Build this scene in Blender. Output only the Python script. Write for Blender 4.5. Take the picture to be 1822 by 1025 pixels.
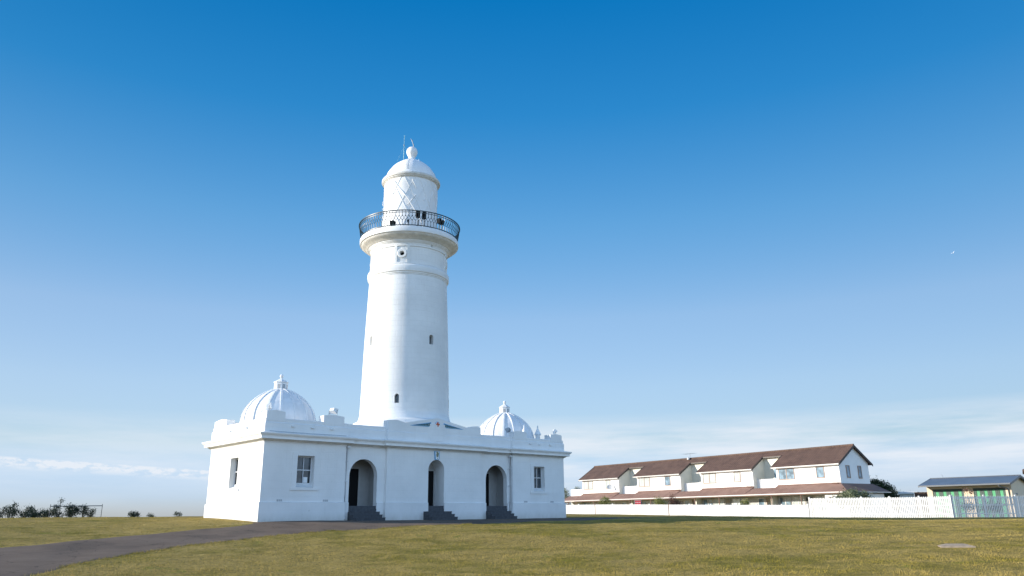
import bpy, math, random
import numpy as np
from mathutils import Vector, Matrix
random.seed(7)
rng = np.random.default_rng(11)
R = math.radians
for o in list(bpy.data.objects):
    bpy.data.objects.remove(o)
SC = bpy.context.scene
COL = SC.collection

# ------------------------------------------------------------------ camera, sky, sun, exposure
CAM = Vector((-30.0248, -39.8461, 0.0930))
F_PX, PITCH, ROLL, YAW = 1374.49, 0.2873, -0.0111, 0.7434
cam_d = bpy.data.cameras.new("camera")
cam = bpy.data.objects.new("camera", cam_d)
COL.objects.link(cam)
cam_d.sensor_width = 36.0
cam_d.lens = F_PX / 1822.0 * 36.0
cam_d.clip_start = 0.1
cam_d.clip_end = 20000
fw = Vector((math.sin(YAW)*math.cos(PITCH), math.cos(YAW)*math.cos(PITCH), math.sin(PITCH)))
rt = Vector((math.cos(YAW), -math.sin(YAW), 0))
up = rt.cross(fw)
rt2 = rt*math.cos(ROLL) + up*math.sin(ROLL)
up2 = -rt*math.sin(ROLL) + up*math.cos(ROLL)
cam.matrix_world = Matrix(((rt2.x, up2.x, -fw.x, CAM.x), (rt2.y, up2.y, -fw.y, CAM.y), (rt2.z, up2.z, -fw.z, CAM.z), (0, 0, 0, 1)))
SC.camera = cam

SUN_EL = R(15.5)
SUN_H = Vector((-0.81, 0.586, 0)).normalized()          # horizontal direction towards the sun
SUN_DIR = Vector((SUN_H.x*math.cos(SUN_EL), SUN_H.y*math.cos(SUN_EL), math.sin(SUN_EL)))
SUN_ROT = math.atan2(SUN_H.x, SUN_H.y)
sun_d = bpy.data.lights.new("sun", 'SUN')
sun_d.energy = 2.7
sun_d.angle = R(0.5)
sun_d.color = (1.0, 0.93, 0.82)
sun = bpy.data.objects.new("sun", sun_d)
COL.objects.link(sun)
sun.rotation_euler = SUN_DIR.to_track_quat('Z', 'Y').to_euler()
sun.location = (-60, 40, 60)

world = bpy.data.worlds.new("World")
SC.world = world
world.use_nodes = True
wn, wl = world.node_tree.nodes, world.node_tree.links
wn.clear()
w_out = wn.new("ShaderNodeOutputWorld")
w_bg = wn.new("ShaderNodeBackground")
w_bg.inputs['Strength'].default_value = 0.15
sky = wn.new("ShaderNodeTexSky")
sky.sky_type = 'NISHITA'
sky.sun_disc = False
sky.sun_elevation = SUN_EL
sky.sun_rotation = SUN_ROT
sky.altitude = 0
sky.air_density = 1.0
sky.dust_density = 0.35
sky.ozone_density = 2.2
wl.new(w_bg.outputs[0], w_out.inputs['Surface'])

def wmath(op, a, b=None, clamp=False):
    n = wn.new("ShaderNodeMath"); n.operation = op; n.use_clamp = clamp
    for i, v in enumerate((a, b)):
        if v is None: continue
        if isinstance(v, (int, float)): n.inputs[i].default_value = v
        else: wl.new(v, n.inputs[i])
    return n.outputs[0]
def wramp(fac, stops):
    n = wn.new("ShaderNodeValToRGB")
    e = n.color_ramp.elements
    while len(e) > 1: e.remove(e[0])
    e[0].position, e[0].color = stops[0][0], (*[stops[0][1]]*3, 1)
    for p, v in stops[1:]:
        k = e.new(p); k.color = (v, v, v, 1)
    wl.new(fac, n.inputs[0])
    return n.outputs[0]
hs = wn.new("ShaderNodeHueSaturation")
hs.inputs['Saturation'].default_value = 1.25
hs.inputs['Value'].default_value = 1.0
wl.new(sky.outputs[0], hs.inputs['Color'])
tc = wn.new("ShaderNodeTexCoord")
sep = wn.new("ShaderNodeSeparateXYZ")
wl.new(tc.outputs['Generated'], sep.inputs[0])
az = wmath('ARCTAN2', sep.outputs[0], sep.outputs[1])
el = wmath('ARCSINE', sep.outputs[2])
comb = wn.new("ShaderNodeCombineXYZ")
wl.new(wmath('MULTIPLY', az, 4.5), comb.inputs[0])
wl.new(wmath('MULTIPLY', el, 38.0), comb.inputs[1])
n1 = wn.new("ShaderNodeTexNoise"); n1.inputs['Scale'].default_value = 1.0; n1.inputs['Detail'].default_value = 7; n1.inputs['Roughness'].default_value = 0.6
wl.new(comb.outputs[0], n1.inputs['Vector'])
# low streaks of thin cloud, a few degrees above the horizon
band = wramp(wmath('MULTIPLY', el, 5.0), [(0.0, 0.0), (0.14, 0.35), (0.32, 1.0), (0.48, 0.8), (0.62, 0.0)])
right_side = wramp(wmath('MULTIPLY', az, 0.62), [(0.34, 0.0), (0.40, 1.0)])
m1 = wmath('MULTIPLY', wramp(n1.outputs[0], [(0.32, 0.0), (0.60, 1.0)]), band)
m1 = wmath('MULTIPLY', m1, wmath('MULTIPLY_ADD', right_side, 0.48, False))
m1.node.inputs[2].default_value = 0.0
base_add = m1
# a row of small puffs low on the left
comb2 = wn.new("ShaderNodeCombineXYZ")
wl.new(wmath('MULTIPLY', az, 62.0), comb2.inputs[0])
wl.new(wmath('MULTIPLY', el, 125.0), comb2.inputs[1])
n2 = wn.new("ShaderNodeTexNoise"); n2.inputs['Scale'].default_value = 1.0; n2.inputs['Detail'].default_value = 6; n2.inputs['Roughness'].default_value = 0.62
wl.new(comb2.outputs[0], n2.inputs['Vector'])
rowc = wmath('SUBTRACT', el, wmath('MULTIPLY_ADD', az, -0.055, False))
rowc.node.inputs[1].links[0].from_node.inputs[2].default_value = 0.073
row = wramp(wmath('MULTIPLY_ADD', rowc, 20.0, False), [(0.30, 0.0), (0.46, 0.9), (0.53, 1.0), (0.58, 0.0)])
row.node.inputs[0].links[0].from_node.inputs[2].default_value = 0.5
left_side = wramp(wmath('MULTIPLY', az, 0.62), [(0.36, 1.0), (0.40, 0.0)])
m2 = wmath('MULTIPLY', wmath('MULTIPLY', wramp(n2.outputs[0], [(0.42, 0.0), (0.56, 1.0)]), row), wmath('MULTIPLY', left_side, 1.0))
tot = wmath('ADD', m1, m2, True)
mix = wn.new("ShaderNodeMix"); mix.data_type = 'RGBA'
wl.new(tot, mix.inputs['Factor'])
# coastal air: the low sky is a cooler, thinner white than the sky model gives
tint = wn.new("ShaderNodeValToRGB")
te = tint.color_ramp.elements
stops_t = [(0.0,(.28,.355,.77)),(1.5,(.30,.375,.77)),(5,(.46,.42,.49)),(9,(.68,.53,.53)),(14,(.82,.61,.57)),(21,(.53,.61,.61)),(29,(.165,.535,.625)),(37,(.03,.485,.62)),(50,(.25,.5,.65)),(65,(.5,.6,.7))]
while len(te) > 1: te.remove(te[0])
te[0].position = 0; te[0].color = (*stops_t[0][1], 1)
for d_, c_ in stops_t[1:]:
    q_ = te.new(d_/90); q_.color = (*c_, 1)
wl.new(wmath('MULTIPLY', el, 2/math.pi), tint.inputs[0])
tm = wn.new("ShaderNodeMix"); tm.data_type = 'RGBA'; tm.blend_type = 'MULTIPLY'; tm.inputs['Factor'].default_value = 1.0
# even out the brightening towards and away from the sun
sdp = wn.new("ShaderNodeVectorMath"); sdp.operation = 'DOT_PRODUCT'
wl.new(tc.outputs['Generated'], sdp.inputs[0]); sdp.inputs[1].default_value = tuple(SUN_DIR)
sq = wmath('MULTIPLY', sdp.outputs['Value'], sdp.outputs['Value'])
fl = wmath('DIVIDE', 1.0, wmath('ADD', wmath('MULTIPLY', sq, 1.2), 1.0))
fcol = wn.new("ShaderNodeVectorMath"); fcol.operation = 'SCALE'
wl.new(hs.outputs[0], fcol.inputs[0]); wl.new(fl, fcol.inputs['Scale'])
wl.new(fcol.outputs[0], tm.inputs['A']); wl.new(tint.outputs[0], tm.inputs['B'])
# added bright fill in the unseen sky behind the camera, lifts the shaded facade
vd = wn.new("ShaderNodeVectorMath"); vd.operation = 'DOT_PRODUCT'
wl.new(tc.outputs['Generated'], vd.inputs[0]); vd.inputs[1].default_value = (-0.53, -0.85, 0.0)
sky_fill = wmath('MULTIPLY', wramp(vd.outputs['Value'], [(0.02, 0.0), (0.45, 0.9), (0.8, 1.0)]), wramp(wmath('MULTIPLY', el, 2/math.pi), [(0.0, 1.0), (0.28, 1.0), (0.55, 0.0)]))
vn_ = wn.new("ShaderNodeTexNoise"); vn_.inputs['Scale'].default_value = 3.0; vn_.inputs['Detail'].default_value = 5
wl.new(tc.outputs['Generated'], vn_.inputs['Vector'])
sky_fill = wmath('MULTIPLY', sky_fill, wramp(vn_.outputs[0], [(0.3, 0.75), (0.6, 1.0)]))
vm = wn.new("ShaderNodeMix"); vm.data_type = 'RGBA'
wl.new(sky_fill, vm.inputs['Factor']); wl.new(tm.outputs['Result'], vm.inputs['A']); vm.inputs['B'].default_value = (2.15, 3.25, 4.75, 1)
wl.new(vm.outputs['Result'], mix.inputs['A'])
mix.inputs['B'].default_value = (1.95, 2.1, 2.3, 1)
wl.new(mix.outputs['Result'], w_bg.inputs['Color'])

SC.view_settings.view_transform = 'Standard'
SC.view_settings.look = 'None'
SC.view_settings.gamma = 1.0
SC.view_settings.exposure = 1.45
SC.render.engine = 'CYCLES'

# ------------------------------------------------------------------ mesh helpers
class MB:
    def __init__(s): s.v = []; s.f = []; s.sm = []
    def add(s, vs, fs, smooth=False):
        b = len(s.v); s.v += [tuple(p) for p in vs]
        s.f += [tuple(i+b for i in f) for f in fs]; s.sm += [smooth]*len(fs)
        return s
    def box(s, x0, x1, y0, y1, z0, z1):
        return s.add([(x0,y0,z0),(x1,y0,z0),(x1,y1,z0),(x0,y1,z0),(x0,y0,z1),(x1,y0,z1),(x1,y1,z1),(x0,y1,z1)],
              [(0,3,2,1),(4,5,6,7),(0,1,5,4),(1,2,6,5),(2,3,7,6),(3,0,4,7)])
    def obox(s, M, hx, hy, hz):
        vs = [M @ Vector((a*hx, b*hy, c*hz)) for c in (-1,1) for a, b in ((-1,-1),(1,-1),(1,1),(-1,1))]
        return s.add(vs, [(0,3,2,1),(4,5,6,7),(0,1,5,4),(1,2,6,5),(2,3,7,6),(3,0,4,7)])
    def hippedbox(s, x0, x1, y0, y1, z0, z1, zt, axis='x'):
        xm, ym = (x0+x1)/2, (y0+y1)/2
        vs = [(x0,y0,z0),(x1,y0,z0),(x1,y1,z0),(x0,y1,z0),(x0,y0,z1),(x1,y0,z1),(x1,y1,z1),(x0,y1,z1)]
        if axis == 'x':
            vs += [(xm,y0,zt),(xm,y1,zt)]
            fs = [(0,3,2,1),(0,1,5,8,4),(2,3,7,9,6),(1,2,6,5),(3,0,4,7),(4,8,9,7),(8,5,6,9)]
        elif axis == 'y':
            vs += [(x0,ym,zt),(x1,ym,zt)]
            fs = [(0,3,2,1),(0,1,5,4),(2,3,7,6),(1,2,6,9,5),(3,0,4,8,7),(4,5,9,8),(8,9,6,7)]
        else:
            vs += [(xm,ym,zt)]
            fs = [(0,3,2,1),(0,1,5,4),(1,2,6,5),(2,3,7,6),(3,0,4,7),(4,5,8),(5,6,8),(6,7,8),(7,4,8)]
        return s.add(vs, fs)
    def lathe(s, prof, n=96, cx=0, cy=0, smooth=True, close=False, a0=0.0):
        vs = []; fs = []
        m = len(prof)
        for i in range(n):
            a = a0 + 2*math.pi*i/n; c, q = math.cos(a), math.sin(a)
            for r, z in prof: vs.append((cx+r*c, cy+r*q, z))
        for i in range(n):
            j = (i+1) % n
            for k in range(m-1):
                fs.append((i*m+k, j*m+k, j*m+k+1, i*m+k+1))
            if close: fs.append((i*m+m-1, j*m+m-1, j*m, i*m))
        return s.add(vs, fs, smooth)
    def tube(s, pts, r, n=6, smooth=True, cap=True):
        pts = [Vector(p) for p in pts]; rs = r if isinstance(r, (list, tuple)) else [r]*len(pts)
        vs = []; fs = []
        for i, p in enumerate(pts):
            t = (pts[min(i+1, len(pts)-1)] - pts[max(i-1, 0)]).normalized()
            a = t.cross(Vector((0,0,1)));  a = Vector((1,0,0)) if a.length < 1e-4 else a.normalized()
            b = t.cross(a).normalized()
            for k in range(n):
                w = 2*math.pi*k/n + math.pi/n
                vs.append(p + (a*math.cos(w) + b*math.sin(w))*rs[i])
        for i in range(len(pts)-1):
            for k in range(n):
                l = (k+1) % n
                fs.append((i*n+k, i*n+l, (i+1)*n+l, (i+1)*n+k))
        if cap: fs += [tuple(range(n-1, -1, -1)), tuple((len(pts)-1)*n+k for k in range(n))]
        return s.add(vs, fs, smooth)
    def extrude(s, poly, f, d0, d1):
        """poly: 2d outline; f(a,b,d) -> point"""
        n = len(poly)
        vs = [f(a, b, d0) for a, b in poly] + [f(a, b, d1) for a, b in poly]
        fs = [tuple(range(n-1, -1, -1)), tuple(range(n, 2*n))] + [(i, (i+1) % n, (i+1) % n+n, i+n) for i in range(n)]
        return s.add(vs, fs)
    def sphere(s, c, r, n=12, sz=1.0, smooth=True):
        prof = [(r*math.cos(-math.pi/2+math.pi*k/n)+1e-5, c[2]+sz*r*math.sin(-math.pi/2+math.pi*k/n)) for k in range(n+1)]
        return s.lathe(prof, n*2, c[0], c[1], smooth)
    def build(s, name, mat, parent=None, loc=None):
        me = bpy.data.meshes.new(name)
        me.from_pydata(s.v, [], s.f)
        me.polygons.foreach_set('use_smooth', s.sm)
        me.update()
        import bmesh
        bm = bmesh.new(); bm.from_mesh(me)
        bmesh.ops.remove_doubles(bm, verts=bm.verts, dist=1e-5)
        bmesh.ops.recalc_face_normals(bm, faces=bm.faces)
        bm.to_mesh(me); bm.free()
        if any(s.sm):
            try: me.set_sharp_from_angle(angle=R(32))
            except Exception: pass
        me.materials.append(mat)
        o = bpy.data.objects.new(name, me)
        COL.objects.link(o)
        if parent: o.parent = parent
        if loc: o.location = loc
        return o

def tag(o, label=None, cat=None, group=None, kind=None):
    if label: o["label"] = label
    if cat: o["category"] = cat
    if group: o["group"] = group
    if kind: o["kind"] = kind
    return o
def empty(name, loc=(0,0,0), rz=0.0, label=None, cat=None, group=None):
    o = bpy.data.objects.new(name, None)
    o.empty_display_size = 0.3
    COL.objects.link(o); o.location = loc; o.rotation_euler = (0,0,rz)
    return tag(o, label, cat, group)
def dup(o, parent=None, loc=None, rz=None):
    c = o.copy(); COL.objects.link(c); c.parent = parent
    if loc is not None: c.location = loc
    if rz is not None: c.rotation_euler = (0,0,rz)
    for ch in list(o.children): dup(ch, c)
    return c
def cut(o, cutters):
    """real boolean cuts, applied at once; cutters are removed"""
    obs = []
    for m in cutters:
        c = m.build("cutter", o.data.materials[0]); obs.append(c)
        md = o.modifiers.new("cut", 'BOOLEAN'); md.operation = 'DIFFERENCE'; md.object = c; md.solver = 'EXACT'
    dg = bpy.context.evaluated_depsgraph_get(); dg.update()
    me = bpy.data.meshes.new_from_object(o.evaluated_get(dg))
    o.modifiers.clear(); o.data = me
    try: me.set_sharp_from_angle(angle=R(32))
    except Exception: pass
    for c in obs: bpy.data.objects.remove(c)

# ------------------------------------------------------------------ materials
def newmat(name):
    m = bpy.data.materials.new(name); m.use_nodes = True
    nt = m.node_tree; return m, nt.nodes, nt.links, nt.nodes['Principled BSDF']
def ramp(n, l, fac, stops):
    r = n.new("ShaderNodeValToRGB"); e = r.color_ramp.elements
    while len(e) > 1: e.remove(e[0])
    e[0].position = stops[0][0]; e[0].color = (*stops[0][1], 1)
    for p, c in stops[1:]:
        k = e.new(p); k.color = (*c, 1)
    l.new(fac, r.inputs[0]); return r.outputs[0]
def noise(n, l, vec, scale, detail=4, rough=0.55, dist=0.0):
    t = n.new("ShaderNodeTexNoise"); t.inputs['Scale'].default_value = scale
    t.inputs['Detail'].default_value = detail; t.inputs['Roughness'].default_value = rough; t.inputs['Distortion'].default_value = dist
    if vec is not None: l.new(vec, t.inputs['Vector'])
    return t.outputs[0]
def vscale(n, l, vec, s):
    m = n.new("ShaderNodeVectorMath"); m.operation = 'MULTIPLY'; m.inputs[1].default_value = s
    l.new(vec, m.inputs[0]); return m.outputs[0]
def mmath(n, l, op, a, b=None, c=None, clamp=False):
    m = n.new("ShaderNodeMath"); m.operation = op; m.use_clamp = clamp
    for i, v in enumerate((a, b, c)):
        if v is None: continue
        if isinstance(v, (int, float)): m.inputs[i].default_value = v
        else: l.new(v, m.inputs[i])
    return m.outputs[0]
def mixc(n, l, fac, a, b, mode='MIX'):
    m = n.new("ShaderNodeMix"); m.data_type = 'RGBA'; m.blend_type = mode
    for s_, v in (('Factor', fac), ('A', a), ('B', b)):
        if isinstance(v, (int, float)): m.inputs[s_].default_value = v
        elif isinstance(v, tuple): m.inputs[s_].default_value = (*v, 1)
        else: l.new(v, m.inputs[s_])
    return m.outputs['Result']
def bump(n, l, bs, h, strength, dist, prev=None):
    b = n.new("ShaderNodeBump"); b.inputs['Strength'].default_value = strength; b.inputs['Distance'].default_value = dist
    l.new(h, b.inputs['Height'])
    if prev: l.new(prev, b.inputs['Normal'])
    l.new(b.outputs[0], bs.inputs['Normal']); return b.outputs[0]
def pos(n): return n.new("ShaderNodeNewGeometry").outputs['Position']

def simple(name, col, rough=0.6, var=0.12, scale=3.0, metal=0.0, bmp=0.0, spec=None):
    m, n, l, bs = newmat(name)
    p = pos(n)
    nz = noise(n, l, p, scale, 5)
    lo = tuple(c*(1-var) for c in col); hi = tuple(min(1, c*(1+var)) for c in col)
    l.new(ramp(n, l, nz, [(0.3, lo), (0.7, hi)]), bs.inputs['Base Color'])
    bs.inputs['Roughness'].default_value = rough; bs.inputs['Metallic'].default_value = metal
    if spec is not None: bs.inputs['Specular IOR Level'].default_value = spec
    if bmp: bump(n, l, bs, noise(n, l, p, scale*8, 4), bmp, 0.01)
    return m

def masonry(name, col=(0.80, 0.80, 0.79), cyl=None, course=0.405, blen=0.9, depth=0.0028, mortar=0.012, streak=0.5, grey=0.10):
    """painted ashlar: courses as shallow bump, faint grime and run marks"""
    m, n, l, bs = newmat(name)
    g = n.new("ShaderNodeNewGeometry"); P = g.outputs['Position']
    sp = n.new("ShaderNodeSeparateXYZ"); l.new(P, sp.inputs[0])
    if cyl:
        dx = mmath(n, l, 'SUBTRACT', sp.outputs[0], cyl[0]); dy = mmath(n, l, 'SUBTRACT', sp.outputs[1], cyl[1])
        u = mmath(n, l, 'MULTIPLY', mmath(n, l, 'ARCTAN2', dy, dx), cyl[2])
    else:
        sn = n.new("ShaderNodeSeparateXYZ"); l.new(g.outputs['True Normal'], sn.inputs[0])
        isx = mmath(n, l, 'GREATER_THAN', mmath(n, l, 'ABSOLUTE', sn.outputs[0]), 0.7)
        u = mmath(n, l, 'ADD', mmath(n, l, 'MULTIPLY', isx, sp.outputs[1]), mmath(n, l, 'MULTIPLY', mmath(n, l, 'SUBTRACT', 1.0, isx), sp.outputs[0]))
    cb = n.new("ShaderNodeCombineXYZ"); l.new(u, cb.inputs[0]); l.new(sp.outputs[2], cb.inputs[1])
    bt = n.new("ShaderNodeTexBrick")
    bt.inputs['Scale'].default_value = 1.0; bt.inputs['Brick Width'].default_value = blen; bt.inputs['Row Height'].default_value = course
    bt.inputs['Mortar Size'].default_value = mortar; bt.inputs['Mortar Smooth'].default_value = 0.4
    bt.inputs['Color1'].default_value = (1,1,1,1); bt.inputs['Color2'].default_value = (0.86,0.86,0.86,1); bt.inputs['Mortar'].default_value = (0,0,0,1)
    l.new(cb.outputs[0], bt.inputs['Vector'])
    big = noise(n, l, P, 0.45, 6, 0.6)
    fine = noise(n, l, P, 9.0, 5, 0.6)
    run = noise(n, l, vscale(n, l, P, (5.0, 5.0, 0.5)), 1.0, 5, 0.65)
    spots = noise(n, l, P, 5.0, 3, 0.5)
    dark = tuple(c*(1-grey) for c in col)
    c1 = ramp(n, l, big, [(0.35, dark), (0.62, col)])
    c2 = mixc(n, l, ramp(n, l, run, [(0.56, (0,0,0)), (0.80, (streak*0.5,)*3)]), c1, (col[0]*0.72, col[1]*0.71, col[2]*0.67))
    c3 = mixc(n, l, ramp(n, l, spots, [(0.735, (0,0,0)), (0.77, (0.35,)*3)]), c2, (col[0]*0.45, col[1]*0.44, col[2]*0.42))
    zr = n.new("ShaderNodeMapRange"); zr.inputs['From Min'].default_value = 0.45; zr.inputs['From Max'].default_value = -0.15
    l.new(sp.outputs[2], zr.inputs['Value'])
    splash = mmath(n, l, 'MULTIPLY', zr.outputs[0], mmath(n, l, 'MULTIPLY', noise(n, l, vscale(n, l, P, (3.0, 3.0, 1.2)), 1.0, 6, 0.7), 0.9))
    c3 = mixc(n, l, splash, c3, (0.36, 0.33, 0.27))
    rust = ramp(n, l, noise(n, l, vscale(n, l, P, (2.2, 2.2, 0.22)), 1.0, 6, 0.7), [(0.66, (0,0,0)), (0.78, (0.40,)*3)])
    c3 = mixc(n, l, rust, c3, (0.50, 0.46, 0.36))
    c4 = mixc(n, l, mmath(n, l, 'MULTIPLY', bt.outputs['Fac'], 0.05), c3, (col[0]*0.6, col[1]*0.6, col[2]*0.58))
    l.new(c4, bs.inputs['Base Color'])
    bs.inputs['Roughness'].default_value = 0.62
    b1 = bump(n, l, bs, bt.outputs['Color'], 1.0, depth)
    b2 = bump(n, l, bs, fine, 0.55, 0.008, b1)
    b3 = bump(n, l, bs, noise(n, l, P, 2.2, 3), 0.35, 0.02, b2)
    return m

TY = 3.655   # y of the tower axis
M_wall = masonry("white_painted_stone", mortar=0.014)
M_plinth = masonry("white_painted_plinth", col=(0.76, 0.76, 0.755), course=0.5, blen=1.1)
M_tower = masonry("white_tower_stone", cyl=(0, TY, 2.8), course=0.36, blen=0.8, depth=0.0065, mortar=0.016)
M_trim = simple("white_trim_paint", (0.80, 0.80, 0.79), 0.55, 0.05, 2.0, bmp=0.15)
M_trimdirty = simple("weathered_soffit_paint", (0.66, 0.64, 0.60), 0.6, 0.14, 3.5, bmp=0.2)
M_lantern = simple("white_lantern_paint", (0.80, 0.80, 0.80), 0.6, 0.04, 2.0, bmp=0.05)
M_dome = simple("white_dome_metal", (0.79, 0.79, 0.79), 0.62, 0.06, 2.5, bmp=0.12)
M_iron = simple("dark_green_iron", (0.012, 0.028, 0.030), 0.4, 0.2, 6)
M_black = simple("black_housing", (0.010, 0.011, 0.013), 0.7, 0.1, 6, spec=0.1)
M_door = simple("black_door_paint", (0.004, 0.004, 0.005), 0.6, 0.1, 6, spec=0.15)
M_step = simple("dark_slate_steps", (0.055, 0.060, 0.070), 0.75, 0.25, 6, bmp=0.3)
M_pipe = simple("pale_grey_pipe", (0.62, 0.63, 0.64), 0.45, 0.08, 4)
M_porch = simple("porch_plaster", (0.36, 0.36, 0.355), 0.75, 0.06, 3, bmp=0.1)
M_brass = simple("brass", (0.6, 0.45, 0.16), 0.3, 0.05, 4, metal=1.0)
M_blue = simple("pale_blue_paint", (0.10, 0.34, 0.58), 0.5, 0.06, 4)
M_teal = simple("relief_teal", (0.20, 0.36, 0.42), 0.5, 0.2, 12)
M_greenp = simple("carved_leaf_green", (0.002, 0.035, 0.040), 0.5, 0.3, 30)
M_red = simple("heraldic_red", (0.50, 0.012, 0.008), 0.5, 0.1, 6)
M_gold = simple("heraldic_gold", (0.62, 0.40, 0.05), 0.5, 0.1, 6)
M_card = simple("white_card", (0.75, 0.78, 0.8), 0.6, 0.05, 8)
M_sash = simple("sash_paint", (0.62, 0.64, 0.66), 0.5, 0.05, 8)
M_vent = simple("vent_grille", (0.42, 0.43, 0.44), 0.6, 0.1, 8)
M_copper = simple("verdigris_metal", (0.36, 0.58, 0.56), 0.5, 0.1, 8)
M_dull = simple("galvanised_metal", (0.33, 0.35, 0.37), 0.45, 0.1, 8, metal=0.5)

def glassmat(name, col=(0.02, 0.028, 0.035), rough=0.06, blind=0.0):
    m, n, l, bs = newmat(name)
    p = pos(n)
    nz = noise(n, l, p, 1.6, 2)
    hi = tuple(c*2.2+0.01 for c in col)
    l.new(ramp(n, l, nz, [(0.4, col), (0.62, hi)]), bs.inputs['Base Color'])
    bs.inputs['Roughness'].default_value = rough
    bs.inputs['Specular IOR Level'].default_value = 0.7
    return m
M_glass = glassmat("dark_window_glass")
M_glassc = glassmat("curtained_window_glass", (0.30, 0.33, 0.34), 0.12)
M_glassb = glassmat("sky_blue_window_glass", (0.10, 0.15, 0.19), 0.08)

# ------------------------------------------------------------------ terrain height
def polar(azd, D): return (CAM.x + D*math.sin(R(azd)), CAM.y + D*math.cos(R(azd)))
ctrl = []
for azd in (-25, -8, 3, 12, 20):
    for D, z in ((12,-1.6),(20,-1.55),(26,-1.28),(32,-0.92),(38,-0.5),(45,-0.07),(52,0.19),(60,0.31),(74,0.05),(95,-1.2)): ctrl.append((*polar(azd, D), z))
for azd in (30, 38):
    for D, z in ((12,-1.6),(20,-1.55),(26,-1.30),(32,-0.95),(38,-0.52)): ctrl.append((*polar(azd, D), z))
for azd in (47,):
    for D, z in ((12,-1.6),(20,-1.55),(26,-1.32),(32,-0.98),(38,-0.62),(44,-0.32)): ctrl.append((*polar(azd, D), z))
for azd in (57,):
    for D, z in ((12,-1.6),(20,-1.55),(26,-1.32),(32,-1.02),(40,-0.62),(48,-0.32),(58,-0.12)): ctrl.append((*polar(azd, D), z))
for azd in (68, 78, 92):
    for D, z in ((12,-1.6),(20,-1.55),(28,-1.26),(36,-0.95),(46,-0.62),(58,-0.42)): ctrl.append((*polar(azd, D), z))
ctrl += [(-30,-39.8,-1.6), (-45,-45,-1.6), (-20,-60,-1.7), (-60,-20,-1.3), (20,-70,-1.6), (60,-70,-1.2), (-70,30,-1.0), (-70,-60,-1.8)]
ctrl += [(38.8,-16.4,-.38),(38.8,-10,-.34),(38.8,-4.3,-.27),(38.8,3,-.13),(38.8,10,.0),(38.8,16,.12),(38.8,21,.22),(38.8,26,.26),(45,-20.5,-.42),(48,-5,-.35),(50,30,.1),(55,-15,-.5),(80,0,-.8),(80,40,-.6)]
ctrl += [(-11.7,7.1,.24),(-11.7,3.5,.10),(-11.7,-.2,-.03),(-6,-.2,-.06),(0,-.2,-.08),(6,-.2,-.08),(11.7,-.2,-.07),(12,7,.04),(0,3.6,0),(0,16,.28),(15,20,.22),(24,12,.10),(26,28,.25),(10,45,-.6),(40,50,-.6),(-20,45,-.7),(-50,60,-2.0)]
CT = np.array(ctrl)
def _phi(d2): return np.sqrt(d2 + 36.0)
_D = ((CT[:, None, :2] - CT[None, :, :2])**2).sum(-1)
_n = len(CT)
_A = np.zeros((_n+3, _n+3)); _A[:_n, :_n] = _phi(_D) - np.eye(_n)*0.25
_A[:_n, _n] = 1; _A[:_n, _n+1:] = CT[:, :2]/50; _A[_n, :_n] = 1; _A[_n+1:, :_n] = CT[:, :2].T/50
_W = np.linalg.solve(_A, np.concatenate([CT[:, 2], np.zeros(3)]))
def height(x, y):
    x = np.atleast_1d(np.asarray(x, float)); y = np.atleast_1d(np.asarray(y, float))
    out = np.zeros(len(x))
    for s in range(0, len(x), 20000):
        xs, ys = x[s:s+20000], y[s:s+20000]
        d2 = (xs[:, None]-CT[None, :, 0])**2 + (ys[:, None]-CT[None, :, 1])**2
        z = _phi(d2) @ _W[:_n] + _W[_n] + _W[_n+1]*xs/50 + _W[_n+2]*ys/50
        rr = np.hypot(xs-5, ys)
        t = np.clip((rr-75)/70, 0, 1); t = t*t*(3-2*t)
        far = -1.6 - np.clip(ys-70, 0, 120)*0.16
        z = z*(1-t) + far*t
        und = 0.022*np.sin(xs*0.83+1.3*np.sin(ys*0.41))*np.sin(ys*0.71+0.9*np.sin(xs*0.37)) + 0.010*np.sin(xs*2.1+ys*1.3)*np.sin(ys*2.7-xs*0.9)
        near = (xs > -12.3) & (xs < 12.3) & (ys > -1.5) & (ys < 8)
        z = z + und*np.where(near, 0.15, 1.0)
        out[s:s+20000] = z
    return out
def H(x, y): return float(height(x, y)[0])

def sheet(name, xs, ys, zz, faces, mat, smooth=True):
    me = bpy.data.meshes.new(name)
    co = np.stack([xs, ys, zz], 1).astype(np.float32)
    me.vertices.add(len(co)); me.vertices.foreach_set('co', co.ravel())
    f = np.asarray(faces, np.int32); k = f.shape[1]
    me.loops.add(f.size); me.loops.foreach_set('vertex_index', f.ravel())
    me.polygons.add(len(f)); me.polygons.foreach_set('loop_start', np.arange(0, f.size, k, dtype=np.int32))
    me.polygons.foreach_set('use_smooth', np.full(len(f), smooth))
    me.update(calc_edges=True); me.validate()
    me.materials.append(mat)
    o = bpy.data.objects.new(name, me); COL.objects.link(o)
    return o

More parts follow.
